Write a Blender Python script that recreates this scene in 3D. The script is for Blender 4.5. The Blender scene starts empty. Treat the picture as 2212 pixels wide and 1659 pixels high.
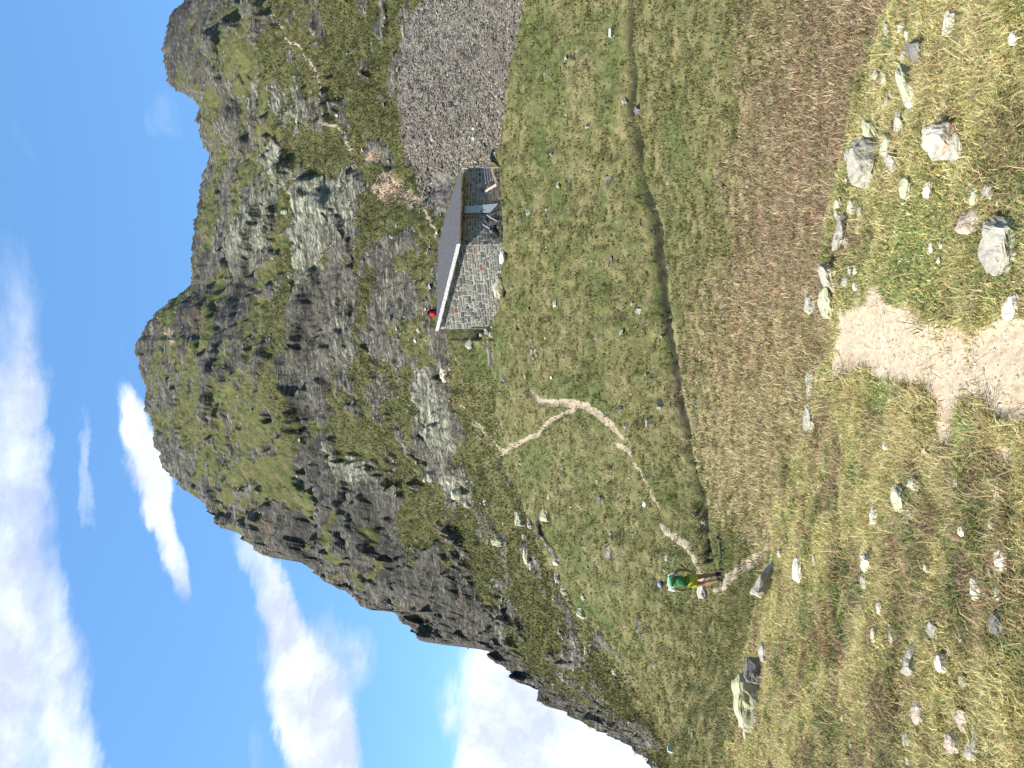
import bpy, bmesh, math, random
import numpy as np
from mathutils import Vector, Matrix
rnd = random.Random(5)
sc = bpy.context.scene
C = sc.collection
R = math.radians

# ---------------------------------------------------------------- camera (a phone held sideways: the picture is turned a quarter)
PITCH = 7.2
F = 1782.0                       # focal length in units of a 2212 x 1659 picture
cp, sp = math.cos(R(PITCH)), math.sin(R(PITCH))
FWD, UP, RT = np.array([0, cp, sp]), np.array([0, -sp, cp]), np.array([1.0, 0, 0])
cam = bpy.data.cameras.new('camera'); co = bpy.data.objects.new('camera', cam); C.objects.link(co)
cam.sensor_width = 36; cam.lens = 36 * F / 2212; cam.clip_end = 6000; cam.clip_start = 0.05
m = Matrix(((-UP[0], RT[0], -FWD[0], 0), (-UP[1], RT[1], -FWD[1], 0), (-UP[2], RT[2], -FWD[2], 0), (0, 0, 0, 1)))
co.matrix_world = m
sc.camera = co

# ---------------------------------------------------------------- world + sun
SUN_EL, SUN_AZ = 50.0, -115.0       # azimuth measured from +Y towards +X
SKY_S, SUN_S, EXPO = 0.13, 4.8, 1.0
sc.view_settings.view_transform = 'Standard'; sc.view_settings.look = 'None'
sc.view_settings.exposure = EXPO; sc.view_settings.gamma = 1
w = bpy.data.worlds.new('World'); sc.world = w; w.use_nodes = True
nt = w.node_tree; nt.nodes.clear()

class NB:
    def __init__(s, nt): s.nt = nt
    def n(s, t, ins=None, **kw):
        nd = s.nt.nodes.new(t)
        for k, v in kw.items(): setattr(nd, k, v)
        for k, v in (ins or {}).items():
            sock = nd.inputs[k]
            if isinstance(v, bpy.types.NodeSocket): s.nt.links.new(v, sock)
            else:
                if sock.type == 'RGBA' and len(v) == 3: v = (*v, 1)
                sock.default_value = v
        return nd
    def m(s, op, a, b=0.0, c=0.0, clamp=False):
        nd = s.n('ShaderNodeMath', {0: a, 1: b, 2: c}, operation=op); nd.use_clamp = clamp
        return nd.outputs[0]
    def dot(s, a, b):
        return s.n('ShaderNodeVectorMath', {0: a, 1: b}, operation='DOT_PRODUCT').outputs['Value']
    def mix(s, f, a, b, blend='MIX'):
        nd = s.n('ShaderNodeMix', data_type='RGBA', blend_type=blend)
        for i, v in ((0, f), (6, a), (7, b)):
            if isinstance(v, bpy.types.NodeSocket): s.nt.links.new(v, nd.inputs[i])
            else: nd.inputs[i].default_value = (*v, 1) if (i and len(v) == 3) else v
        return nd.outputs[2]
    def rng(s, v, a, b, c=0.0, d=1.0, smooth=False):
        nd = s.n('ShaderNodeMapRange', {0: v, 1: a, 2: b, 3: c, 4: d})
        if smooth: nd.interpolation_type = 'SMOOTHSTEP'
        return nd.outputs[0]
    def noise(s, vec, scale, detail=3.0, rough=0.5, dist=0.0):
        return s.n('ShaderNodeTexNoise', {'Vector': vec, 'Scale': scale, 'Detail': detail, 'Roughness': rough, 'Distortion': dist})

def pdir(x, y):
    d = FWD * F + RT * (829.5 - y) + UP * (1106 - x)
    return d / np.linalg.norm(d)
def at(x, y, Y):
    d = pdir(x, y); return d * (Y / d[1])

B = NB(nt)
sky = B.n('ShaderNodeTexSky', sky_type='NISHITA'); sky.sun_disc = False
sky.sun_elevation = R(SUN_EL); sky.sun_rotation = R(SUN_AZ); sky.altitude = 2000
sky.air_density = 0.9; sky.dust_density = 0.15; sky.ozone_density = 2.2
tc = B.n('ShaderNodeTexCoord').outputs['Generated']
stw_ = B.n('ShaderNodeMapping', {'Vector': tc, 'Scale': (1, 1, 2.6)}).outputs[0]
wn = B.noise(stw_, 5.5, 6.0, 0.62)
wv = B.n('ShaderNodeVectorMath', {0: wn.outputs['Color'], 1: (-.5, -.5, -.5)}, operation='ADD').outputs[0]
wv = B.n('ShaderNodeVectorMath', {0: wv, 3: 0.085}, operation='SCALE').outputs[0]
dvec = B.n('ShaderNodeVectorMath', {0: tc, 1: wv}, operation='ADD').outputs[0]
# each cloud: (x, y, long half axis px, short half axis px, angle of long axis from the y axis, density)
clouds = [(40, 1600, 420, 95, 3, .85), (15, 1150, 420, 55, -4, .65), (88, 1130, 260, 30, 8, .42), (165, 1560, 220, 45, 6, .8),
          (10, 780, 250, 60, -3, .45), (185, 1030, 120, 15, 6, .55),
          (318, 1000, 150, 38, 12, 1.0), (322, 1010, 120, 26, 12, 1.0), (368, 1160, 120, 28, 16, .95), (300, 900, 60, 26, 0, .6),
          (548, 1210, 85, 34, 16, .75), (605, 1330, 120, 38, 22, .8), (660, 1480, 190, 62, 20, 1.0), (695, 1600, 150, 60, 14, 1.0), (685, 1500, 110, 52, 20, 1.0), (680, 1510, 70, 40, 20, 1.0), (740, 1420, 110, 36, 18, .6),
          (792, 1420, 75, 22, 8, .5), (570, 1610, 70, 28, 6, .35),
          (1080, 1530, 190, 95, 10, .9), (1190, 1600, 190, 110, 0, 1.0), (1060, 1620, 150, 60, 0, 1.0), (1300, 1660, 190, 120, 0, 1.0), (1080, 1460, 100, 70, 0, .9),
          (350, 245, 50, 26, 10, .28), (400, 285, 36, 22, 0, .2), (55, 330, 140, 14, 14, .16), (260, 740, 60, 14, 0, .22)]
tot = None
for (x, y, a_, b_, ang, dn) in clouds:
    c = pdir(x, y)
    c1 = pdir(x + 10 * math.sin(R(ang)), y + 10 * math.cos(R(ang))) - c; c1 -= c * c1.dot(c); c1 /= np.linalg.norm(c1)
    c2 = np.cross(c, c1)
    k = 1.0 / np.linalg.norm(FWD * F + RT * (829.5 - y) + UP * (1106 - x))
    u = B.m('MULTIPLY', B.m('SUBTRACT', B.dot(dvec, tuple(c1)), 0.0), 1 / (a_ * k))
    v = B.m('MULTIPLY', B.m('SUBTRACT', B.dot(dvec, tuple(c2)), 0.0), 1 / (b_ * k))
    q = B.m('MULTIPLY_ADD', u, u, B.m('MULTIPLY', v, v))
    fr = B.m('GREATER_THAN', B.dot(tc, tuple(c)), 0.3)
    e = B.m('MULTIPLY', B.rng(q, 2.3, 0.0, 0.0, dn * .97, True), fr)
    tot = e if tot is None else B.m('SUBTRACT', B.m('ADD', tot, e), B.m('MULTIPLY', B.m('MULTIPLY', tot, e), .8))
st = B.n('ShaderNodeMapping', {'Vector': tc, 'Scale': (3, 3, 14)}).outputs[0]
sn = B.noise(st, 2.2, 7.0, 0.6, .4).outputs[0]
sn2 = B.noise(st, 6.5, 6.0, 0.62, .6).outputs[0]
er = B.m('MULTIPLY_ADD', B.m('MULTIPLY_ADD', sn2, .45, B.m('MULTIPLY', sn, .75)), -1.0, 1.0)
dens = B.m('SUBTRACT', B.m('MULTIPLY', tot, 1.25), B.m('MULTIPLY', er, .95))
dens = B.rng(dens, -.18, 1.1, 0, .95, True)
shade = B.noise(dvec, 9.0, 6.0, .6).outputs[0]
ccol = B.mix(B.rng(shade, .40, .58), (2.95, 3.2, 4.1), (4.5, 4.8, 5.3))
tint = B.mix(1.0, sky.outputs[0], (1.16, 1.42, 1.50), 'MULTIPLY')
tint = B.mix(.5, tint, (.70, 1.80, 3.55))
col = B.mix(dens, tint, ccol)
bg = B.n('ShaderNodeBackground', {'Color': col, 'Strength': SKY_S})
nt.links.new(bg.outputs[0], B.n('ShaderNodeOutputWorld').inputs[0])

sl = bpy.data.lights.new('sun', 'SUN'); sl.energy = SUN_S; sl.angle = R(0.5); sl.color = (1, .94, .83)
so = bpy.data.objects.new('sun', sl); C.objects.link(so)
ldir = Vector((math.sin(R(SUN_AZ)) * math.cos(R(SUN_EL)), math.cos(R(SUN_AZ)) * math.cos(R(SUN_EL)), math.sin(R(SUN_EL))))
so.rotation_euler = ldir.to_track_quat('Z', 'Y').to_euler()

# ---------------------------------------------------------------- numpy noise
def h3(ix, iy, iz, seed):
    n = (ix.astype(np.uint32) * np.uint32(374761393) + iy.astype(np.uint32) * np.uint32(668265263) + iz.astype(np.uint32) * np.uint32(2147483647) + np.uint32(seed * 7919 + 13))
    n ^= n >> np.uint32(13); n *= np.uint32(1274126177); n ^= n >> np.uint32(16); n *= np.uint32(2246822519); n ^= n >> np.uint32(13)
    return n.astype(np.float32) * np.float32(1 / 4294967295.0)
def vn(P, s, seed=0):
    p = (P * s).astype(np.float32) + np.float32(500.0) if np.isscalar(s) else (P * np.array(s, np.float32)).astype(np.float32) + np.float32(500.0)
    i = np.floor(p); f = p - i; i = i.astype(np.int64); f = f * f * (3 - 2 * f)
    out = 0
    for a in (0, 1):
        fa = f[:, 0] if a else 1 - f[:, 0]
        for b in (0, 1):
            fb = f[:, 1] if b else 1 - f[:, 1]
            for c in (0, 1):
                fc = f[:, 2] if c else 1 - f[:, 2]
                out = out + fa * fb * fc * h3(i[:, 0] + a, i[:, 1] + b, i[:, 2] + c, seed)
    return out - 0.5
def fbm(P, s, o=4, seed=0, g=.5):
    t = 0; a = 1.0; sv = np.array([s, s, s], np.float32) if np.isscalar(s) else np.array(s, np.float32)
    for k in range(o):
        t = t + a * vn(P, sv, seed + k); a *= g; sv = sv * 2.07
    return t
def blocks(P, s, seed=0, tilt=0.6, k=14.0):
    """fractured blocks: every cell has its own offset and its own tilted face, soft at the joints"""
    p = (P * np.array(s, np.float32)).astype(np.float32) + np.float32(500.0)
    i = np.round(p).astype(np.int64)
    best = np.full(len(p), 9e9, np.float32); sec = best.copy(); num = np.zeros(len(p), np.float32); den = num + 1e-9
    for a in (-1, 0):
        for b in (-1, 0):
            for c in (-1, 0):
                jx, jy, jz = i[:, 0] + a, i[:, 1] + b, i[:, 2] + c
                q = np.stack([jx + .15 + .7 * h3(jx, jy, jz, seed), jy + .15 + .7 * h3(jx, jy, jz, seed + 1), jz + .15 + .7 * h3(jx, jy, jz, seed + 2)], 1).astype(np.float32)
                d = p - q; dd = (d * d).sum(1)
                o = h3(jx, jy, jz, seed + 3) - .5
                t = (d[:, 0] * (h3(jx, jy, jz, seed + 4) - .5) + d[:, 1] * (h3(jx, jy, jz, seed + 5) - .5) + d[:, 2] * (h3(jx, jy, jz, seed + 6) - .5)) * tilt * 2
                w = np.exp(-k * dd); num += w * (o + t); den += w
                nb = dd < best
                sec = np.where(nb, best, np.minimum(sec, dd)); best = np.where(nb, dd, best)
    return num / den, np.sqrt(sec) - np.sqrt(best)
def sstep(a, b, v):
    t = np.clip((v - a) / (b - a), 0, 1); return t * t * (3 - 2 * t)

# ---------------------------------------------------------------- terrain: one height field sampled on a fan of bearings
def azel(x, y):
    d = pdir(x, y); return math.degrees(math.atan2(d[0], d[1])), math.atan2(d[2], math.hypot(d[0], d[1]))
# chains from near to far: points (x, y, horizontal distance)
near = [(2212, 0, 3.4), (2212, 830, 3.4), (2212, 1659, 3.4)]
crest = [(1931, 0, 6.4), (1895, 90, 6.6), (1858, 204, 6.6), (1829, 307, 6.6), (1813, 388, 6.6), (1796, 470, 6.5), (1784, 572, 6.3), (1790, 640, 6.2), (1804, 700, 6.1), (1806, 760, 6.2), (1780, 830, 6.6), (1755, 900, 7.2),
         (1726, 969, 7.8), (1694, 1035, 8.6), (1672, 1100, 9.3), (1664, 1160, 9.8), (1650, 1230, 10.3), (1632, 1300, 10.8), (1615, 1360, 11.2), (1603, 1431, 11.5), (1592, 1535, 11.8), (1568, 1604, 12.2), (1560, 1659, 12.4)]
bowl = [(1945, 0, 14), (1870, 204, 14.5), (1824, 388, 15), (1800, 572, 15.5), (1812, 760, 16), (1760, 900, 16.5), (1730, 969, 17), (1690, 1060, 18), (1672, 1130, 19), (1658, 1200, 20.0), (1640, 1300, 19.5), (1612, 1431, 19), (1598, 1535, 19), (1565, 1659, 19)]
hik = [(1600, 0, 23.5), (1610, 500, 23.2), (1620, 900, 22.5), (1600, 1050, 22.6), (1575, 1180, 23), (1562, 1240, 23.3), (1560, 1300, 23.6), (1555, 1431, 24), (1545, 1535, 24), (1530, 1659, 24)]
crease = [(1360, 0, 35), (1378, 250, 35), (1400, 450, 34.5), (1412, 600, 34), (1430, 750, 33), (1455, 900, 32), (1482, 1010, 31), (1505, 1120, 30), (1514, 1200, 29), (1512, 1300, 29), (1505, 1431, 29), (1490, 1540, 29), (1478, 1659, 29)]
base = [(1135, 0, 45), (1100, 200, 45), (1090, 300, 46.0), (1078, 345, 45.9), (1080, 380, 45.8), (1086, 528, 45.1), (1077, 660, 46.4), (1070, 720, 47.4), (1082, 780, 47), (1100, 860, 47), (1110, 950, 48), (1150, 1060, 49), (1200, 1180, 48), (1270, 1300, 47), (1340, 1400, 46), (1400, 1500, 45), (1440, 1590, 45), (1452, 1659, 45)]
back = [(1040, 0, 50), (1020, 200, 50), (1015, 300, 50), (1015, 335, 51.5), (1084, 362, 52), (1098, 420, 52), (1098, 528, 52), (1088, 660, 52), (1080, 700, 52), (1030, 726, 52), (1040, 780, 51), (1060, 860, 51), (1070, 950, 52), (1110, 1060, 53), (1160, 1180, 52), (1240, 1300, 51), (1310, 1400, 50), (1380, 1500, 49), (1428, 1590, 49), (1445, 1659, 49)]
back2 = [(940, 0, 58), (930, 200, 57), (935, 300, 56), (955, 340, 57), (970, 380, 57), (952, 440, 56), (932, 500, 55.5), (927, 600, 55), (925, 700, 55), (935, 740, 55), (955, 800, 55), (985, 860, 55.5), (1000, 950, 57), (1040, 1060, 59), (1100, 1180, 58), (1190, 1300, 56), (1265, 1400, 54), (1345, 1500, 53), (1410, 1590, 53), (1438, 1659, 53)]
mid = [(700, 0, 82), (720, 200, 80), (730, 340, 78), (740, 500, 77), (750, 700, 78), (770, 860, 80), (810, 960, 82), (870, 1040, 84), (960, 1170, 82), (1060, 1300, 76), (1150, 1400, 72), (1260, 1500, 66), (1375, 1590, 60), (1425, 1659, 57)]
sky_l = [(404, 0), (385, 30), (364, 78), (361, 110), (364, 150), (374, 185), (392, 200), (412, 212), (424, 232), (428, 262), (432, 290), (447, 320), (455, 345), (444, 375), (436, 400), (432, 440), (425, 490), (426, 540), (419, 590), (410, 615), (385, 640), (350, 670), (335, 695), (318, 725), (303, 736), (305, 790), (314, 850), (318, 890), (330, 930), (345, 985), (372, 1030), (395, 1060), (430, 1080), (467, 1110), (478, 1135), (505, 1150), (540, 1172), (565, 1188), (610, 1205), (660, 1215), (690, 1240), (715, 1262), (755, 1290), (800, 1318), (850, 1322), (875, 1342), (905, 1365), (925, 1380), (955, 1390), (985, 1395), (1010, 1399), (1045, 1406), (1075, 1430), (1120, 1452), (1140, 1475), (1165, 1515), (1200, 1525), (1240, 1550), (1265, 1570), (1320, 1585), (1360, 1608), (1400, 1645), (1420, 1659)]
def skr(y):
    return float(np.interp(y, [0, 200, 340, 520, 740, 900, 1100, 1300, 1400, 1500, 1600, 1659], [150, 140, 132, 128, 130, 128, 118, 104, 95, 82, 68, 60]))
skyc = [(x, y, skr(y)) for x, y in sky_l]
azs = np.concatenate([np.arange(-180, -60, 4.0), np.arange(-60, -34, .6), np.arange(-34, 34, .06), np.arange(34, 60, .6), np.arange(60, 180.1, 4.0)])
A = len(azs)
def chain(pts):
    t = sorted((azel(x, y)[0], azel(x, y)[1], r) for x, y, r in pts)
    a = [q[0] for q in t]; z = [q[2] * math.tan(q[1]) for q in t]; r = [q[2] for q in t]
    rr, zz = np.interp(azs, a, r), np.interp(azs, a, z)
    k = np.clip((np.abs(azs) - 45) / 120, 0, 1)
    return rr * (1 - k) + np.mean(r) * k, zz * (1 - k) + np.mean(z) * k
ch = [(np.full(A, .02), np.full(A, -1.6)), chain(near), chain(crest)]
ch[1] = (ch[1][0], ch[1][1]); rc, zc = ch[2]
ch.append((rc + 1.6, zc - .55)); rb, zb = chain(bowl); ch.append((rb - 3.5, zb - .25)); ch.append((rb, zb))
for c_ in (hik, crease, base, back, back2, mid, skyc): ch.append(chain(c_))
rs, zs = ch[-1]
ch.append((rs + 12, zs - 7)); ch.append((rs + 60, zs - 45)); ch.append((rs + 1500, zs * 0 - 60))
rows = [30, 270, 12, 12, 20, 90, 170, 250, 60, 80, 200, 330, 14, 8, 5]
W_, RR, ZZ = [], [], []
for k, n in enumerate(rows):
    for i in range(n):
        t = i / n
        RR.append(ch[k][0] * (1 - t) + ch[k + 1][0] * t); ZZ.append(ch[k][1] * (1 - t) + ch[k + 1][1] * t); W_.append(k + t)
RR.append(ch[-1][0]); ZZ.append(ch[-1][1]); W_.append(len(rows))
RR, ZZ, W_ = np.array(RR), np.array(ZZ), np.array(W_)
NR = len(W_)
ks = 9; ker = np.hanning(ks + 2)[1:-1]; ker /= ker.sum()
Zs = np.apply_along_axis(lambda v: np.convolve(np.pad(v, ks // 2, mode='edge'), ker, 'valid'), 0, ZZ)
keep = (np.abs(W_ - 2) < .15) | (W_ < .5) | (np.abs(W_ - 12) < .1)
ZZ = np.where(keep[:, None], ZZ, Zs)
ker = np.hanning(23)[1:-1]; ker /= ker.sum()
sm = np.apply_along_axis(lambda v: np.convolve(np.pad(v, 10, mode='edge'), ker, 'valid'), 1, ZZ)
ZZ = np.where((W_ < 11)[:, None] & (W_ > 2.3)[:, None], sm, ZZ)
saz, caz = np.sin(np.radians(azs)), np.cos(np.radians(azs))
P = np.stack([RR * saz, RR * caz, ZZ], 2).astype(np.float32).reshape(-1, 3)
W = np.repeat(W_, A)
def project(P):
    d = P @ np.array([FWD, RT, UP], np.float32).T
    dd = np.where(d[:, 0] > .01, d[:, 0], .01)
    return 1106 - F * d[:, 2] / dd, 829.5 - F * d[:, 1] / dd
X, Y = project(P)
rad = np.hypot(P[:, 0], P[:, 1])
j1, j2 = fbm(P, .9, 3, 11), fbm(P, .9, 3, 12)      # ragged edges for every patch
f1, f2 = fbm(P, 6.0, 2, 13), fbm(P, 6.0, 2, 14)
jit = np.where(rad < 14, .35, np.where(rad < 60, 1, 1))
jx = X + np.where(rad < 14, 26 * f1, 16 * j1 + 5 * f1); jy = Y + np.where(rad < 14, 34 * f2, 16 * j2 + 5 * f2)
def poly(pts, a=jx, b=jy):
    ins = np.zeros(len(a), bool); n = len(pts)
    for i in range(n):
        x0, y0 = pts[i]; x1, y1 = pts[(i + 1) % n]
        if y0 == y1: continue
        c = ((y0 > b) != (y1 > b)) & (a < (x1 - x0) * (b - y0) / (y1 - y0) + x0)
        ins ^= c
    return ins
def line(pts, soft=.35, a=None, b=None):
    """1 inside a band along a polyline of (x, y, half width)"""
    a = X + .35 * (jx - X) if a is None else a; b = Y + .35 * (jy - Y) if b is None else b
    out = np.zeros(len(a), np.float32)
    for (x0, y0, w0), (x1, y1, w1) in zip(pts[:-1], pts[1:]):
        dx, dy = x1 - x0, y1 - y0
        t = np.clip(((a - x0) * dx + (b - y0) * dy) / (dx * dx + dy * dy), 0, 1)
        d = np.hypot(a - x0 - t * dx, b - y0 - t * dy); ww = w0 + (w1 - w0) * t
        out = np.maximum(out, 1 - sstep(1 - soft, 1 + soft, d / ww))
    return out
def ell(x, y, a, b, ang=0, soft=.5):
    """ellipse: a along the picture's y axis turned by ang, b across"""
    c, s = math.cos(R(ang)), math.sin(R(ang))
    u = (jy - y) * c + (jx - x) * s; v = -(jy - y) * s + (jx - x) * c
    q = np.sqrt((u / a) ** 2 + (v / b) ** 2)
    return 1 - sstep(1 - soft, 1 + soft, q)
front = W < 2.05
far = W > 4.6
# --- path
pa = poly([(1806, 700), (1815, 672), (1871, 660), (1868, 622), (1890, 616), (1912, 650), (1986, 664), (2035, 688), (2084, 716), (2149, 698), (2260, 690), (2260, 915), (2149, 898), (2100, 868), (2051, 858), (2046, 960), (2020, 965), (2012, 852), (1986, 838), (1920, 824), (1850, 800), (1806, 832)]) & front
pa |= poly([(2140, 945), (2210, 950), (2212, 1010), (2170, 1022), (2136, 990)]) & front & (f1 > -.05)
pa |= front & (W < 1) & (Y > 660) & (Y < 930) & (X > 2000)
path = pa.astype(np.float32)
ptrail = np.zeros_like(path)
for L in ([(1668, 1120, 8), (1664, 1160, 13), (1646, 1195, 14), (1600, 1222, 13), (1560, 1245, 13), (1545, 1268, 9), (1528, 1276, 5)],
          [(1512, 1262, 9), (1500, 1240, 10), (1472, 1192, 10), (1445, 1165, 11), (1418, 1148, 10), (1408, 1132, 5)],
          [(1405, 1098, 2.2), (1380, 1040, 2.2), (1350, 978, 3)], [(1350, 975, 6), (1322, 962, 7)], [(1335, 945, 5), (1312, 918, 9), (1285, 892, 8), (1262, 876, 9), (1238, 872, 11), (1200, 868, 10), (1172, 868, 8), (1158, 850, 4), (1142, 812, 2)],
          [(1238, 884, 8), (1205, 905, 7), (1165, 938, 7), (1120, 962, 7), (1086, 977, 9), (1062, 948, 5), (1040, 925, 5), (1015, 893, 3), (1000, 870, 2)],
          [(590, 28, 2), (625, 78, 2.5), (652, 112, 3), (680, 165, 2.5), (698, 210, 2.5), (712, 262, 2.5), (740, 300, 3), (762, 330, 4)],
          [(880, 405, 5), (905, 432, 4), (930, 465, 3), (948, 500, 3)]):
    ptrail = np.maximum(ptrail, line([(a_, b_, max(2.0, w_ * .8)) for a_, b_, w_ in L]) * far)
# --- scree
scree = poly([(900, -200), (900, 0), (868, 90), (858, 180), (862, 300), (880, 345), (905, 395), (925, 440), (945, 475), (965, 450), (998, 376), (1066, 352), (1082, 290), (1098, 200), (1125, 60), (1132, 0), (1132, -200)], X + .5 * (jx - X), Y + .5 * (jy - Y)) & far
scree = scree.astype(np.float32)
# --- rock
rot = np.array([[.82, -.2, .53], [.15, .97, .15], [-.55, -.05, .83]], np.float32)
bands = fbm(P @ np.array([[.8, -.25, .55], [.2, .95, .2], [-.55, -.1, .83]], np.float32), (.035, .09, .28), 4, 31)
nn = fbm(P, .16, 4, 32)
rk = np.zeros(len(X), np.float32)
for e in ((640, 760, 150, 200, 20), (380, 80, 130, 42, 0), (390, 190, 60, 26, 40), (470, 700, 120, 80, -30), (330, 730, 50, 60, 0), (700, 1000, 75, 90, 20), (790, 1060, 90, 60, 40), (600, 1150, 80, 60, 35), (750, 1200, 160, 90, 40), (900, 1280, 150, 90, 42), (1010, 1370, 110, 60, 42), (1120, 1440, 60, 34, 40), (1350, 1575, 80, 20, 60), (1230, 1530, 70, 26, 50),
          (640, 235, 60, 40, 30), (560, 170, 50, 22, -30), (590, 90, 30, 26, 0), (600, 350, 60, 40, 20), (560, 480, 120, 60, -28), (720, 430, 80, 60, -15), (690, 560, 130, 75, -25), (760, 640, 60, 60, 0), (520, 560, 60, 50, 0), (450, 390, 40, 16, 0), (435, 520, 60, 14, 0),
          (830, 850, 50, 40, 0), (945, 890, 80, 30, 20), (940, 980, 60, 34, 0), (840, 750, 70, 24, 60), (960, 800, 50, 16, 10), (870, 640, 60, 40, 0), (830, 560, 50, 30, 0), (990, 1060, 40, 16, 30), (820, 330, 26, 22, 0), (770, 385, 50, 20, 60), (600, 900, 60, 36, 0), (500, 980, 40, 20, 0), (450, 900, 40, 16, 0), (880, 520, 30, 30, 0)):
    rk = np.maximum(rk, ell(*e))
edge = sstep(10.6, 12, W) ** 2
rk = np.maximum(rk, edge * .95)
gr = np.zeros(len(X), np.float32)
for e in ((560, 900, 95, 60, 0), (500, 1010, 130, 60, 35), (580, 1050, 70, 50, 0), (400, 950, 120, 30, 60), (400, 830, 60, 60, 0), (370, 790, 50, 60, 0), (490, 250, 130, 50, 0), (560, 300, 70, 30, 0), (640, 50, 90, 100, 0), (780, 200, 130, 50, 0), (700, 330, 50, 40, 0), (430, 640, 60, 20, -50), (560, 690, 70, 14, -50), (800, 700, 140, 22, -10), (660, 880, 30, 14, 0), (900, 1010, 60, 30, 40)):
    gr = np.maximum(gr, ell(*e))
mt = (W > 8.9)
rkv = rk * .82 - .36 * gr + 1.35 * bands + .8 * nn - .10 + 1.0 * fbm(P @ rot, (.11, .28, .6), 4, 35) + .22 * fbm(P, 1.9, 3, 36)
rock = sstep(.28, .46, rkv) * mt * (1 - scree)
rock = np.maximum(rock, sstep(.62, .7, .9 * fbm(P, .35, 3, 33) + .55 * fbm(P, 1.3, 2, 34) + .30 * (W > 8) + .12) * far * (1 - scree) * (W > 6.9) * (W < 12.5))
scar = line([(1352, -80, 7), (1358, 0, 7), (1376, 250, 7), (1400, 450, 7), (1412, 600, 6), (1430, 750, 6), (1455, 900, 6), (1482, 1010, 5), (1505, 1120, 5), (1518, 1210, 4)], .4) * (W > 5)  # ditch mask; also carries the shade line painted into the terrain colour
# --- tones of grass
bx = np.interp(Y, [0, 300, 560, 800, 950, 1100, 1180], [1700, 1640, 1580, 1500, 1490, 1540, 1640])
brown = sstep(-110, 190, X - bx + 130 * fbm(P, (.25, .6, .6), 4, 41)) * (W > 3.3) * (1 - sstep(6.9, 7.1, W)) * (1 - sstep(1120, 1200, Y))
bg_ = np.zeros(len(X), np.float32)
for e in ((1180, 130, 110, 34, 10), (1200, 420, 80, 20, 15), (1330, 160, 100, 16, 0), (1290, 620, 80, 18, 10), (1480, 300, 120, 24, 0), (1470, 1180, 50, 16, 0), (1200, 555, 70, 9, 5), (1310, 415, 40, 9, 10), (1290, 860, 70, 26, 10), (1400, 1050, 60, 16, 30), (1560, 1190, 60, 24, -20), (1440, 1262, 60, 24, 4), (1050, 790, 40, 50, 0), (1090, 740, 30, 16, 0), (840, 905, 24, 10, 10), (890, 480, 30, 30, 0), (1400, 450, 300, 8, 4), (1150, 100, 90, 14, 0), (1160, 330, 70, 14, 0), (1600, 1290, 60, 24, 0), (1160, 1000, 60, 26, 0), (1250, 1200, 90, 12, 40), (1300, 1330, 110, 14, 45), (1230, 850, 30, 30, 0)):
    bg_ = np.maximum(bg_, ell(*e, .8) * far)
for e in ((1990, 560, 70, 80, 0), (2100, 640, 50, 60, 0), (1850, 610, 60, 22, 0), (2080, 940, 70, 30, 0), (2120, 600, 60, 40, 0), (2030, 470, 70, 60, 0), (2140, 1150, 50, 26, 0), (1900, 860, 40, 20, 0), (1940, 640, 40, 30, 0), (1890, 1310, 50, 20, 0)):
    bg_ = np.maximum(bg_, ell(*e, .95) * front * (.35 + .55 * sstep(-.3, .3, j2)))
straw = np.zeros(len(X), np.float32)
for e in ((2030, 1015, 50, 14, 0), (1560, 1080, 60, 40, 0), (1600, 1120, 70, 20, 20), (1660, 1080, 60, 12, -30), (2180, 1160, 120, 22, 0), (2200, 1600, 60, 24, 0), (1960, 350, 80, 20, 0), (2060, 150, 90, 40, 0), (2120, 90, 90, 50, 0), (1660, 1110, 30, 8, 0)):
    straw = np.maximum(straw, ell(*e, .7))
lf = sstep(420, 1000, Y)
straw = np.maximum(straw, brown * sstep(-.35, .15, fbm(P, (.5, 1.4, 1), 3, 46)) * lf)
straw = np.maximum(straw, brown * sstep(.05, .3, fbm(P, (.5, 1.4, 1), 3, 45)) * (X > 1480) * .8)
dirt = np.zeros(len(X), np.float32)
for e in ((850, 405, 30, 26, -10), (770, 345, 20, 10, 30), (880, 420, 30, 14, 50), (820, 340, 10, 8, 0), (365, 720, 20, 6, 0)):
    dirt = np.maximum(dirt, ell(*e, .3) * far)
dirt = np.maximum(dirt, line([(1668, 1120, 9), (1662, 1165, 9)]) * far)
# pale slabs
pale = np.zeros(len(X), np.float32)
for e in ((640, 235, 60, 40, 30), (580, 460, 120, 50, -28), (720, 430, 80, 60, -15), (650, 560, 90, 40, -25), (560, 175, 50, 22, -30), (945, 890, 90, 30, 20), (760, 1010, 60, 40, 40), (990, 1060, 40, 20, 30), (600, 350, 60, 40, 20)):
    pale = np.maximum(pale, ell(*e, .6))

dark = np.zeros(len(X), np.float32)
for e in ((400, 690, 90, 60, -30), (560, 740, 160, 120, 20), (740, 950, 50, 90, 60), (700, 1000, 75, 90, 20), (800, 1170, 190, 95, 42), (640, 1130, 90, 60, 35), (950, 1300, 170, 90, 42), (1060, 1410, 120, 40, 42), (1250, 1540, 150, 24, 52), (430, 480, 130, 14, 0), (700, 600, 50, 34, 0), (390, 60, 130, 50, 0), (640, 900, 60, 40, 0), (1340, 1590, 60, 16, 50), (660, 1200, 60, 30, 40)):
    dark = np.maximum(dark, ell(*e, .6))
dark = dark * far * (.55 + .45 * sstep(-.2, .2, nn)) * (1 - .8 * pale)
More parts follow.
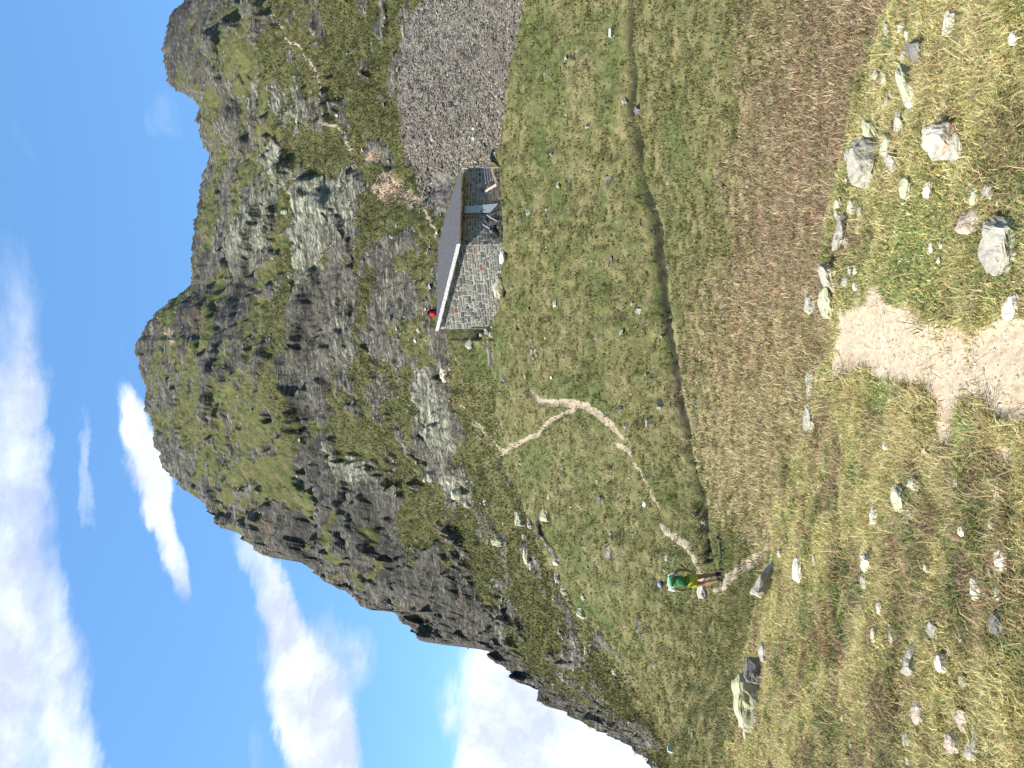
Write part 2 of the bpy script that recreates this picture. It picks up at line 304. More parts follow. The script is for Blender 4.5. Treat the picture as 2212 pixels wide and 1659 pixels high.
# --- displacement
def blur(a, n=9):
    a = a.reshape(NR, A); k = np.ones(n) / n
    for ax in (0, 1): a = np.apply_along_axis(lambda v: np.convolve(np.pad(v, n // 2, mode='edge'), k, 'valid'), ax, a)
    return a.ravel().astype(np.float32)
pathb = blur(blur(path, 17), 9); trb = blur(ptrail, 7)
dz = np.zeros(len(X), np.float32)
dz += np.where(W < 2.9, 1, 0) * ((.10 * fbm(P, 1.2, 3, 51) + .05 * fbm(P, 5, 3, 52)) * (1 - .6 * pathb) - .03 * pathb) * np.clip(rad / 3, 0, 1)
mf = sstep(3.2, 4.2, W) * (1 - sstep(12.2, 13, W))
mfar = sstep(8.5, 10.5, W)
scn = line([(1358, -80, 13), (1366, 0, 13), (1385, 250, 13), (1408, 450, 12), (1420, 600, 11), (1438, 750, 10), (1462, 900, 9), (1488, 1010, 8), (1510, 1120, 7), (1520, 1200, 5)], .3) * (W > 5)
calm = 1 - .85 * sstep(.02, .5, blur(blur(scar, 41), 31))
dz += mf * (1.3 * calm * fbm(P, .09, 3, 53) + (.38 + .5 * mfar) * fbm(P, .8, 3, 54) + (.22 + .25 * mfar) * fbm(P, 2.6, 2, 55)) * np.clip((rad - 8) / 25, .25, 1) * (1 - .5 * trb)
hutm = (Y > 335) & (Y < 735) & (W > 7.98) & (W < 9.7)
dz = np.where(hutm, dz * .12, dz)
dz -= mf * (.26 * blur(blur(scn, 15), 9) * (1 - .5 * sstep(500, 900, Y))) + mf * (.26 * blur(scar, 5) + .10 * trb)
nrm = np.stack([-saz * .82, -caz * .82, np.full(A, .57)], 1); nrm /= np.linalg.norm(nrm, axis=1)[:, None]
Nn = np.tile(nrm, (NR, 1)).astype(np.float32)
rot = np.array([[.82, -.2, .53], [.15, .97, .15], [-.55, -.05, .83]], np.float32)
idx = np.nonzero(rock > .01)[0]
Pr = P[idx] @ rot
wob = np.stack([fbm(Pr, .15, 3, 61), fbm(Pr, .15, 3, 62), fbm(Pr, .15, 3, 63)], 1) * 2.2
b1, e1 = blocks(Pr + wob, (.055, .10, .18), 71, 1.6, 12)
b2, e2 = blocks(Pr + wob * .5, (.14, .30, .62), 81, 1.4, 34)
b3, e3 = blocks(Pr + wob * .2, (.40, .9, 2.0), 91, 1.3, 70)
cr = 2.0 * b1 + 1.0 * b2 + .46 * b3 - .16 * (1 - sstep(0, .12, e2)) - .10 * (1 - sstep(0, .16, e3)) + .12 * fbm(Pr, 2.0, 3, 95) + .25
sc_r = np.clip((rad[idx] - 40) / 50, .18, 1)
disp = np.zeros(len(X), np.float32); disp[idx] = np.clip(cr, -1.9, 2.3) * sc_r
disp = blur(disp * blur(rock, 7), 3)
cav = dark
hutr = sstep(300, 345, Y) * (1 - sstep(770, 840, Y)) * (W > 7.2) * (1 - sstep(10.1, 10.6, W))
disp *= (1 - hutr) * (1 - .6 * sstep(12.05, 12.6, W)) * (1 - (.62 - .42 * sstep(1060, 1150, Y)) * sstep(11.4, 11.95, W))
P0 = P.copy()
P = P + Nn * disp[:, None]; P[:, 2] += dz
P[:, 2] += scree * .22 * fbm(P, 1.5, 2, 97)

def mesh_np(name, V, Fc, mat, attrs=None, smooth=True, parent=None):
    """V (n,3), Fc (m,k) or a list of arrays with different k"""
    if not isinstance(Fc, list): Fc = [Fc]
    me = bpy.data.meshes.new(name)
    me.vertices.add(len(V)); me.vertices.foreach_set('co', np.ascontiguousarray(V, np.float32).ravel())
    tot = np.concatenate([np.full(len(f), f.shape[1], np.int32) for f in Fc]); lv = np.concatenate([f.ravel() for f in Fc]).astype(np.int32)
    me.loops.add(len(lv)); me.loops.foreach_set('vertex_index', lv)
    me.polygons.add(len(tot)); me.polygons.foreach_set('loop_start', np.concatenate([[0], np.cumsum(tot)[:-1]]).astype(np.int32))
    me.polygons.foreach_set('loop_total', tot)
    me.polygons.foreach_set('use_smooth', np.full(len(tot), smooth))
    for k, v in (attrs or {}).items():
        at_ = me.color_attributes.new(k, 'FLOAT_COLOR', 'POINT'); at_.data.foreach_set('color', np.ascontiguousarray(v, np.float32).ravel())
    me.update(calc_edges=True); me.materials.append(mat)
    o = bpy.data.objects.new(name, me); C.objects.link(o)
    if parent: o.parent = parent
    return o
def tag(o, label=None, cat=None, group=None, kind=None):
    if label: o['label'] = label
    if cat: o['category'] = cat
    if group: o['group'] = group
    if kind: o['kind'] = kind
    return o
def empty(name, loc, rz=0.0):
    o = bpy.data.objects.new(name, None); C.objects.link(o); o.location = loc; o.rotation_euler = (0, 0, rz); o.empty_display_size = .2
    return o

# ---------------------------------------------------------------- materials
def newmat(name):
    mt = bpy.data.materials.new(name); mt.use_nodes = True; mt.node_tree.nodes.clear(); return mt, NB(mt.node_tree)
def finish(mt, b, colr, rough=.9, bump=None, strength=.5, dist=.02, spec=.25, metal=0.0, trans=None):
    p = b.n('ShaderNodeBsdfPrincipled', {'Base Color': colr, 'Roughness': rough, 'Metallic': metal, 'Specular IOR Level': spec})
    if bump is not None:
        bn = b.n('ShaderNodeBump', {'Height': bump, 'Strength': strength, 'Distance': dist}); mt.node_tree.links.new(bn.outputs[0], p.inputs['Normal'])
    out = p.outputs[0]
    if trans:
        t = b.n('ShaderNodeBsdfTranslucent', {'Color': colr}); mx = b.n('ShaderNodeMixShader', {0: trans, 1: out, 2: t.outputs[0]}); out = mx.outputs[0]
    mt.node_tree.links.new(out, b.n('ShaderNodeOutputMaterial').inputs[0]); return mt
def terrain_mat():
    mt, b = newmat('alpine terrain')
    g = b.n('ShaderNodeTexCoord').outputs['Object']
    a1 = b.n('ShaderNodeAttribute', attribute_name='m1'); a2 = b.n('ShaderNodeAttribute', attribute_name='m2'); a3 = b.n('ShaderNodeAttribute', attribute_name='m3')
    s1 = b.n('ShaderNodeSeparateColor', {0: a1.outputs['Color']}); s2 = b.n('ShaderNodeSeparateColor', {0: a2.outputs['Color']}); s3 = b.n('ShaderNodeSeparateColor', {0: a3.outputs['Color']})
    rockA, pathA, screeA, brownA = s1.outputs[0], s1.outputs[1], s1.outputs[2], a1.outputs['Alpha']
    greenA, strawA, dirtA, paleA = s2.outputs[0], s2.outputs[1], s2.outputs[2], a2.outputs['Alpha']
    trailA, frontA, cavA, ditchShadeA = s3.outputs[0], s3.outputs[1], s3.outputs[2], a3.outputs['Alpha']
    big = b.noise(g, .16, 4, .6).outputs[0]; med = b.noise(g, 1.1, 5, .65).outputs[0]; fine = b.noise(g, 5.5, 4, .7).outputs[0]; tiny = b.noise(g, 26, 4, .7).outputs[0]; md2 = b.noise(g, 2.6, 3, .6, 1.0).outputs[0]
    c = b.mix(b.rng(big, .38, .62), (.122, .122, .045), (.082, .094, .032))
    c = b.mix(b.rng(med, .42, .62), c, (.180, .160, .075))
    c = b.mix(b.rng(md2, .56, .70, 0, .75), c, (.125, .095, .055))
    c = b.mix(b.rng(fine, .58, .72, 0, .8), c, (.27, .24, .11))
    c = b.mix(b.rng(fine, .44, .30, 0, .8), c, (.045, .052, .022))
    lrg = b.noise(g, .45, 4, .7, .8).outputs[0]
    c = b.mix(b.rng(lrg, .54, .66, 0, .65), c, (.060, .076, .022)); c = b.mix(b.rng(lrg, .42, .32, 0, .6), c, (.155, .12, .065))
    br = b.mix(b.rng(med, .4, .6), (.25, .17, .11), (.34, .25, .165)); br = b.mix(b.rng(fine, .5, .36, 0, .7), br, (.085, .055, .035)); br = b.mix(b.rng(md2, .58, .7, 0, .5), br, (.14, .135, .06))
    c = b.mix(b.m('MULTIPLY', brownA, b.rng(md2, .3, .5, .55, 1)), c, br)
    gr_ = b.mix(b.rng(fine, .38, .6), (.045, .066, .018), (.098, .118, .038))
    c = b.mix(b.m('MULTIPLY', greenA, .8), c, gr_)
    hA = b.n('ShaderNodeSeparateColor', {0: b.n('ShaderNodeAttribute', attribute_name='m4').outputs['Color']}).outputs[0]
    hth = b.mix(b.rng(lrg, .40, .60), (.082, .080, .027), (.046, .060, .018)); hth = b.mix(b.rng(med, .5, .66), hth, (.125, .105, .048)); hth = b.mix(b.rng(md2, .56, .66, 0, .8), hth, (.060, .050, .030)); hth = b.mix(b.rng(big, .56, .7, 0, .6), hth, (.12, .135, .034))
    c = b.mix(b.m('MULTIPLY', hA, .85), c, hth)
    stw = b.mix(b.rng(fine, .36, .6), (.18, .145, .08), (.34, .275, .155))
    c = b.mix(b.m('MULTIPLY', strawA, b.rng(med, .35, .55, .4, 1)), c, stw)
    # near turf: mossy soil between the blades
    ft = b.mix(b.rng(tiny, .4, .62), (.14, .135, .06), (.32, .29, .15)); ft = b.mix(b.rng(fine, .55, .68), ft, (.15, .09, .06))
    c = b.mix(frontA, c, ft)
    # rock
    rm = b.n('ShaderNodeMapping', {'Vector': g, 'Rotation': (0.2, R(33), 0), 'Scale': (.3, .6, 2.0)}).outputs[0]
    r1 = b.noise(rm, .5, 6, .7, .6).outputs[0]; r2 = b.noise(rm, 3.0, 5, .7).outputs[0]
    wrp = b.n('ShaderNodeVectorMath', {0: rm, 1: b.n('ShaderNodeVectorMath', {0: b.noise(rm, 1.2, 4, .7).outputs['Color'], 3: 1.1}, operation='SCALE').outputs[0]}, operation='ADD').outputs[0]
    vo = b.n('ShaderNodeTexVoronoi', {'Vector': wrp, 'Scale': .8}, feature='DISTANCE_TO_EDGE').outputs['Distance']
    v2 = b.n('ShaderNodeTexVoronoi', {'Vector': wrp, 'Scale': 2.2}); v2c = b.n('ShaderNodeSeparateColor', {0: v2.outputs['Color']}).outputs[0]
    rc_ = b.mix(b.rng(r1, .35, .65), (.115, .107, .092), (.235, .222, .188))
    rc_ = b.mix(b.rng(r2, .38, .66), b.mix(.7, rc_, (.065, .058, .048)), rc_)
    rc_ = b.mix(b.m('MULTIPLY', b.rng(r2, .50, .64), b.rng(r1, .4, .6, .25, .8)), rc_, (.35, .35, .25))
    pl = b.mix(b.rng(r2, .36, .6), (.23, .235, .18), (.44, .45, .33))
    rc_ = b.mix(b.m('MULTIPLY', paleA, b.rng(r1, .36, .56, .1, .9)), rc_, pl)
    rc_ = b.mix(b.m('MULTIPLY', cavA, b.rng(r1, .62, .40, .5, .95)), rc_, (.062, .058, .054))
    rc_ = b.mix(1.0, rc_, b.mix(v2c, (.72, .70, .68), (1.25, 1.25, 1.2)), 'MULTIPLY')
    rc_ = b.mix(b.rng(vo, .12, .0, 0, .8), rc_, (.040, .037, .032))
    cm = b.n('ShaderNodeMapping', {'Vector': g, 'Rotation': (0.2, R(33), 0.1), 'Scale': (.10, .25, 1.1)}).outputs[0]
    cn = b.noise(cm, 1.0, 5, .65, .8).outputs[0]; cl_ = b.m('ABSOLUTE', b.m('SUBTRACT', cn, .5))
    rc_ = b.mix(b.rng(cl_, .022, .006, 0, .75), rc_, (.038, .035, .030)); rc_ = b.mix(b.rng(cn, .56, .64, 0, .55), rc_, (.075, .070, .060))
    rc_ = b.mix(b.rng(big, .58, .72, 0, .5), rc_, (.18, .12, .085))
    rmask = b.rng(b.m('ADD', rockA, b.m('MULTIPLY_ADD', b.m('ADD', fine, med), .55, -.55)), .36, .60)
    c = b.mix(rmask, c, rc_)
    # scree
    vs = b.n('ShaderNodeTexVoronoi', {'Vector': g, 'Scale': 6.5}); vh = b.n('ShaderNodeSeparateColor', {0: vs.outputs['Color']}).outputs[0]
    scr = b.mix(vh, (.085, .079, .068), (.20, .19, .165)); scr = b.mix(b.rng(big, .45, .65), scr, (.15, .125, .115))
    c = b.mix(screeA, c, scr)
    c = b.mix(b.m('MULTIPLY', ditchShadeA, b.rng(med, .3, .55, .6, .95)), c, (.030, .028, .018))  # shade in the ditch, painted as a dark line
    # trail and path
    tm = b.rng(b.m('ADD', trailA, b.m('MULTIPLY_ADD', fine, .7, -.35)), .4, .6)
    tcl = b.mix(b.rng(fine, .35, .6), (.22, .175, .12), (.38, .32, .23))
    c = b.mix(tm, c, tcl)
    ori = b.mix(b.rng(fine, .38, .6), (.25, .175, .12), (.38, .29, .21)); c = b.mix(b.m('MULTIPLY', dirtA, b.rng(med, .3, .5)), c, ori)
    pm_ = b.n('ShaderNodeMapping', {'Vector': g, 'Scale': (2.2, 1.0, 1)}).outputs[0]
    pn = b.noise(pm_, 16, 6, .72).outputs[0]; pb = b.noise(g, 2.2, 3, .5).outputs[0]
    pc = b.mix(b.rng(pn, .36, .56), (.30, .228, .150), (.47, .372, .26)); pc = b.mix(b.rng(pb, .42, .62, 0, .5), pc, (.33, .28, .21)); pc = b.mix(b.rng(tiny, .62, .7, 0, .8), pc, (.24, .19, .12))
    c = b.mix(b.rng(b.m('ADD', pathA, b.m('ADD', b.m('MULTIPLY_ADD', tiny, 1.1, -.55), b.m('MULTIPLY_ADD', fine, .8, -.4))), .35, .62), c, pc)
    hb = b.m('ADD', b.m('MULTIPLY', fine, 1.0), b.m('ADD', b.m('MULTIPLY', tiny, .22), b.m('MULTIPLY', b.m('MULTIPLY', b.m('MULTIPLY_ADD', v2c, .9, r2), rmask), 1.3)))
    hb = b.m('ADD', hb, b.m('MULTIPLY', b.m('MULTIPLY', b.rng(vs.outputs['Distance'], 0, .6, 1, 0), screeA), .5))
    return finish(mt, b, c, .92, hb, .55, b.m('ADD', b.rng(frontA, 0, 1, .16, .03), b.m('MULTIPLY', rmask, .3)), .15)
M_TER = terrain_mat()
def solid(name, c, rough=.7, nscale=20, amt=.25, bump=.0, metal=0.0, spec=.3):
    mt, b = newmat(name); g = b.n('ShaderNodeTexCoord').outputs['Object']
    n = b.noise(g, nscale, 4, .6).outputs[0]
    cc = b.mix(b.rng(n, .3, .7), tuple(v * (1 - amt) for v in c), tuple(min(1, v * (1 + amt)) for v in c))
    return finish(mt, b, cc, rough, n if bump else None, bump, .02, spec, metal)
def vcol(name, rough=.85, trans=None, nscale=30, amt=.3, bump=.0):
    mt, b = newmat(name); g = b.n('ShaderNodeTexCoord').outputs['Object']
    n = b.noise(g, nscale, 4, .65).outputs[0]
    cc = b.mix(1.0, b.n('ShaderNodeAttribute', attribute_name='col').outputs['Color'], b.mix(b.rng(n, .3, .7), (1 - amt,) * 3, (1 + amt,) * 3), 'MULTIPLY')
    return finish(mt, b, cc, rough, n if bump else None, bump, .02, .2, 0, trans)
M_BLADE = vcol('grass blades', .7, .45, 6, .15)
M_STONE = vcol('broken stones', .9, None, 14, .35, .4)

# ---------------------------------------------------------------- terrain objects
q = (np.arange(NR - 1)[:, None] * A + np.arange(A - 1)[None, :]).ravel()
faces = np.stack([q, q + 1, q + A + 1, q + A], 1)
fW = W[faces[:, 0]]
fm = lambda a: a[faces].mean(1)
cls = np.where(fW < 2.5, 0, np.where(fW < 7.95, 1, 2))
cls = np.where((fm(path) > .5) & (fW < 2.1), 3, cls)
cls = np.where((fm(ptrail) > .5), 4, cls)
cls = np.where((fm(scree) > .5) & (cls != 4), 5, cls)
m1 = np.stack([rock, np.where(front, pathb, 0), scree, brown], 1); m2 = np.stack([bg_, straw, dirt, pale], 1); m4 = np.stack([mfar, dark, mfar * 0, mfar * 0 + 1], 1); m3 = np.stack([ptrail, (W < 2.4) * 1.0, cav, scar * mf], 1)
for k, nm in enumerate(('ground', 'meadow', 'mountain', 'path', 'hillside_path', 'scree_slope')):
    f = faces[cls == k]; u, inv = np.unique(f.ravel(), return_inverse=True)
    o = mesh_np(nm, P[u], inv.reshape(-1, 4), M_TER, {'m1': m1[u], 'm2': m2[u], 'm3': m3[u], 'm4': m4[u]})
    tag(o, kind='structure')

# ---------------------------------------------------------------- finding places on the terrain
G = P.reshape(NR, A, 3); GX, GY = project(P); GX = GX.reshape(NR, A); GY = GY.reshape(NR, A)
jlo, jhi = np.searchsorted(azs, -33), np.searchsorted(azs, 33)
def hit(x, y, wmin=.5):
    az = azel(x, y)[0]; j = int(np.searchsorted(azs, az)); j = min(max(j, 1), A - 1)
    best = None
    colx = GX[:, j]
    for i in range(np.searchsorted(W_, wmin), NR - 1):
        if colx[i] >= x > colx[i + 1]:
            t = (colx[i] - x) / (colx[i] - colx[i + 1] + 1e-9); return G[i, j] * (1 - t) + G[i + 1, j] * t
    i = int(np.argmin(np.abs(colx - x))); return G[i, j]
def zat(px_, py_):
    az = math.degrees(math.atan2(px_, py_)); r = math.hypot(px_, py_); j = min(max(int(np.searchsorted(azs, az)), 1), A - 1)
    rr = np.hypot(G[:, j, 0], G[:, j, 1]); i = int(np.searchsorted(rr, r)); i = min(max(i, 1), NR - 1)
    return float(G[i, j, 2])

# ---------------------------------------------------------------- stones lying on the ground
def stone_mat(name, a, b_, lich, la=.5, sc_=6.0):
    mt, b = newmat(name); g = b.n('ShaderNodeTexCoord').outputs['Object']
    n1 = b.noise(g, sc_, 5, .65).outputs[0]; n2 = b.noise(g, sc_ * 4.5, 4, .7).outputs[0]; n3 = b.noise(g, sc_ * .8, 3, .6, .8).outputs[0]
    c = b.mix(b.rng(n1, .36, .62), a, b_); c = b.mix(b.m('MULTIPLY', b.rng(n3, .5, .6), la), c, lich)
    c = b.mix(b.rng(n2, .58, .7, 0, .75), c, (.10, .095, .085)); c = b.mix(b.rng(n2, .42, .3, 0, .5), c, tuple(min(.75, v * 1.5) for v in b_))
    return finish(mt, b, c, .9, b.m('ADD', n2, n1), .6, .03, .2)
SM = {'grey': stone_mat('pale grey lichen stone', (.27, .25, .20), (.41, .385, .32), (.40, .40, .23)),
      'lichen': stone_mat('yellow green lichen stone', (.31, .30, .21), (.46, .455, .31), (.47, .48, .25), .6),
      'cream': stone_mat('cream stone', (.45, .40, .31), (.62, .57, .46), (.55, .52, .38)),
      'pink': stone_mat('pinkish stone', (.34, .26, .20), (.52, .43, .34), (.48, .44, .35)),
      'dark': stone_mat('dark grey stone', (.11, .105, .10), (.20, .19, .175), (.32, .32, .24)),  # dark stones, and blocks that stand in for shaded stone faces
      'orange': stone_mat('white and orange stone', (.34, .31, .26), (.46, .42, .35), (.46, .29, .18), .9, 4)}
from mathutils import noise as mn
def hull(dims, seed, n=44, blocky=.35, taper=0.0):
    r = random.Random(seed); bm = bmesh.new()
    for _ in range(n):
        v = Vector((r.gauss(0, 1), r.gauss(0, 1), r.gauss(0, 1))).normalized()
        mx = max(abs(v.x), abs(v.y), abs(v.z)); v = v * (1 - blocky) + v / mx * blocky * .9
        v *= r.uniform(.82, 1.0)
        k = 1 - taper * (v.x * .5 + .5)
        bm.verts.new((v.x * dims[0] / 2, v.y * dims[1] / 2 * k, v.z * dims[2] / 2 * k))
    res = bmesh.ops.convex_hull(bm, input=bm.verts)
    bmesh.ops.delete(bm, geom=[g for g in res['geom_interior'] if isinstance(g, bmesh.types.BMVert)], context='VERTS')
    return bm
def finish_stone(bm, name, mat, seed, rough=.075, cuts=2, parent=None):
    bmesh.ops.triangulate(bm, faces=bm.faces)
    if cuts: bmesh.ops.subdivide_edges(bm, edges=bm.edges, cuts=cuts + 1, use_grid_fill=True)
    bmesh.ops.triangulate(bm, faces=bm.faces)
    L = max((v.co.length for v in bm.verts), default=1)
    for v in bm.verts:
        u_ = v.co / L; sd_ = Vector((seed * 3.1, 0, 0))
        nz = mn.noise_vector(u_ * 2.2 + sd_) + .55 * mn.noise_vector(u_ * 6.0 + sd_) + .3 * mn.noise_vector(u_ * 15.0 + sd_)
        st_ = (mn.noise(Vector((u_.x * 2.0, u_.y * 2.0, u_.z * 9.0)) + sd_))
        v.co += nz * rough * L + v.co.normalized() * (round(st_ * 4) / 4) * rough * .9 * L
    me = bpy.data.meshes.new(name); bm.to_mesh(me); bm.free(); me.materials.append(mat)
    o = bpy.data.objects.new(name, me); C.objects.link(o)
    if parent: o.parent = parent
    return o
sid = [0]
def stone(x0, x1, y0, y1, tone, label, name='rock', cat='rock', group=None, tilt=None, taper=0.0, wmin=.3, hk=.55, cuts=2, blocky=.45, deep=.9, sink=.30):
    sid[0] += 1; s_ = sid[0]
    p = hit(x1 - .15 * (x1 - x0), (y0 + y1) / 2, wmin); d = float(np.linalg.norm(p))
    wd = (y1 - y0) * d / F * 1.06; hh = (x1 - x0) * d / F
    hh *= .92; wd *= .95
    H = max(hh * hk, .28 * wd) * (1 + sink); D = max(deep * wd, hh)
    D = min(D, wd * 1.3)
    bm = hull((wd, D, H), s_ * 7 + 1, blocky=blocky, taper=taper)
    o = finish_stone(bm, name, SM[tone], s_, cuts=cuts)
    az = math.atan2(p[0], p[1]); r_ = math.hypot(p[0], p[1]) + D * .38
    q_ = Vector((math.sin(az) * r_, math.cos(az) * r_, 0)); q_.z = p[2] + H * (.5 - sink) + .02
    rr = random.Random(s_)
    o.location = q_; o.rotation_euler = (rr.uniform(-.12, .12), R(tilt) if tilt is not None else rr.uniform(-.15, .15), -az + rr.uniform(-.2, .2))
    return tag(o, label, cat, group)
NEAR = [
 (1622, 1686, 1200, 1304, 'grey', 'long pale slab with yellow lichen pointing out of the turf below the hiker', dict(taper=.75, tilt=28, hk=.6)),
 (1680, 1693, 1188, 1208, 'grey', 'small pale stone at the narrow end of the tilted lichen slab'),
 (1726, 1739, 1205, 1262, 'cream', 'thin pale edge of stone in the grass in front of the tilted slab'),
 (1590, 1650, 1458, 1585, 'lichen', 'largest boulder of the near slope, pale with yellow green lichen and a flat top', dict(blocky=.8, hk=.8, taper=-.25, tilt=-4, deep=.6, cuts=3)),
 (1606, 1660, 1420, 1478, 'dark', 'dark block added as the shaded right face of the lichen boulder', dict(blocky=.8, hk=.8, deep=.5, tilt=6)),  # shaded side of the boulder, made as a separate dark stone
 (1642, 1662, 1388, 1432, 'grey', 'low greenish stone at the foot of the dark block that shades the boulder end'),
 (1600, 1625, 1575, 1600, 'lichen', 'thin upright lichen stone at the left end of the big boulder'),
 (1888, 1905, 1095, 1136, 'cream', 'pale wedge of stone in open grass left of the trampled path'),
 (1867, 1889, 1195, 1240, 'cream', 'narrow cream stone under yellow grass blades'),
 (1864, 1882, 1244, 1274, 'grey', 'rounded grey stone touching the narrow cream stone'),
 (1904, 1915, 1302, 1330, 'cream', 'slim bent cream stone beside the bright green tuft'),
 (1886, 1904, 1358, 1390, 'lichen', 'small yellow lichened stone left of the bright green tuft'),
 (1926, 1946, 1365, 1398, 'pink', 'pinkish stone just above the grey and white slab'),
 (1957, 1999, 1389, 1462, 'grey', 'grey and white slab standing in straw coloured grass', dict(taper=.4, tilt=20)),
 (2013, 2040, 1345, 1390, 'grey', 'broken grey stone over the dark hollow', dict()),
 (2023, 2071, 1416, 1455, 'cream', 'jagged cream and pink stone beside the dark hollow'),
 (2144, 2190, 1325, 1372, 'dark', 'dark grey stone at the bottom of the grassy slope'),
 (2160, 2184, 1271, 1303, 'cream', 'round cream stone just right of the dark grey stone'),
 (2118, 2136, 1250, 1300, 'cream', 'long narrow cream stone above the round cream stone'),
 (2160, 2196, 1188, 1240, 'cream', 'cluster stone, cream and broad, under the yellow straw tuft'),
 (2144, 2164, 1118, 1144, 'lichen', 'small yellowish stone half way to the yellow straw tuft'),
 (2083, 2096, 1136, 1164, 'cream', 'thin bright cream stone alone in green turf'),
 (1986, 2008, 1512, 1566, 'pink', 'pale pinkish stone with a forked lower end'),
 (1966, 1978, 1587, 1615, 'grey', 'small bluish white stone near the left border'),
 (1962, 1978, 1635, 1655, 'grey', 'little white stone at the left border'),
 (2073, 2112, 1536, 1582, 'pink', 'rounded pale pink stone above the two bottom stones'),
 (2045, 2090, 1588, 1630, 'pink', 'reddish pink crumbly stone near the left border'),
 (2097, 2138, 1595, 1644, 'grey', 'grey stone with a white crust beside the reddish one', dict(tilt=25)),
 (2144, 2158, 1608, 1640, 'cream', 'small cream stone at the very bottom left'),
 (1940, 1974, 1045, 1108, 'lichen', 'curved yellow lichen stone framing a dark burrow', dict(hk=.9)),
 (1962, 2003, 1030, 1064, 'lichen', 'squarish greenish white stone right of the curved lichen stone'),
 (1968, 1984, 1100, 1124, 'grey', 'bluish grey stone below the curved lichen stone'),
 (1911, 1927, 956, 974, 'cream', 'single small white stone in moss beside the path'),
 (1736, 1770, 802, 868, 'grey', 'pale flat stone on the crest at the left of the path end'),
 (1744, 1768, 872, 936, 'grey', 'low grey stone on the crest next to the pale flat one'),
 (1742, 1770, 615, 680, 'grey', 'slim grey stone on the crest right of the path end'),
 (1784, 1806, 618, 690, 'lichen', 'flat lichened stone in green turf at the path end'),
 (2069, 2083, 1036, 1056, 'grey', 'tiny black and white stone under the square lichen stone'),
 (2160, 2176, 1066, 1092, 'lichen', 'yellowish pebble at the bottom left of the path'),
 (2192, 2218, 634, 694, 'cream', 'tan stone at the bottom border right of the path', dict(wmin=.3)),
 (2040, 2084, 22, 76, 'cream', 'ragged cream stone near the right border', dict(taper=.4)),
 (1972, 2006, 84, 144, 'dark', 'dark stone with a lichen rim at the upper right of the slope', dict(tilt=-25)),
 (1940, 1994, 140, 228, 'lichen', 'long sloping greenish slab leading down to the rock group', dict(hk=.45, tilt=-20)),
 (1966, 1992, 192, 236, 'cream', 'pale cream block under the sloping greenish slab'),
 (1872, 1912, 258, 322, 'lichen', 'bright green lichen wedge on top of the rock group', dict(taper=.7, tilt=-25, hk=.9)),
 (1852, 1912, 300, 404, 'grey', 'big grey stone with lichen, largest of the rock group', dict(hk=.9, blocky=.6)),
 (1914, 1934, 288, 338, 'lichen', 'tongue shaped stone inside the dark gap of the rock group'),
 (1924, 1952, 326, 380, 'grey', 'smooth grey slab below the dark gap of the rock group', dict(tilt=-30)),
 (1938, 1968, 240, 290, 'grey', 'grey stone at the lower right of the rock group'),
 (2012, 2084, 266, 344, 'orange', 'large white boulder with orange patches in the grass', dict(hk=.9, blocky=.55)),
 (2068, 2092, 286, 348, 'grey', 'pale flat stone in front of the orange patched boulder', dict(tilt=-8)),
 (1942, 1986, 386, 430, 'lichen', 'yellow and white mottled stone left of the orange patched boulder'),
 (2006, 2024, 392, 430, 'cream', 'small pale stone under the yellow mottled stone'),
 (2136, 2156, 400, 432, 'grey', 'small white stone in green turf, right one of a pair'),
 (2110, 2128, 402, 442, 'lichen', 'slim greenish stone, left one of a pair'),
 (2082, 2130, 448, 508, 'pink', 'pale pinkish stone with an orange foot', dict(tilt=30)),
 (2014, 2030, 524, 548, 'cream', 'small cream chip right of the path'),
 (2158, 2216, 470, 594, 'grey', 'broad pale boulder cut by the bottom border', dict(blocky=.5, hk=.8)),
 (1806, 1842, 470, 548, 'grey', 'white stone standing out on the crest of the slope', dict(taper=.5, hk=.8)),
 (1812, 1840, 462, 490, 'dark', 'dark block added as the shaded right face of the white crest stone'),  # extra dark stone in place of the crest stone's shaded face
 (1830, 1860, 428, 464, 'pink', 'purplish grey stone between the white crest stone and the rock group'),
 (1780, 1810, 566, 636, 'grey', 'long grey slab lying on the crest', dict(tilt=-20)),
 (2190, 2216, 68, 96, 'cream', 'cream stone at the bottom right border')]
for e in NEAR:
    stone(*e[:6], **(e[6] if len(e) > 6 else {}))
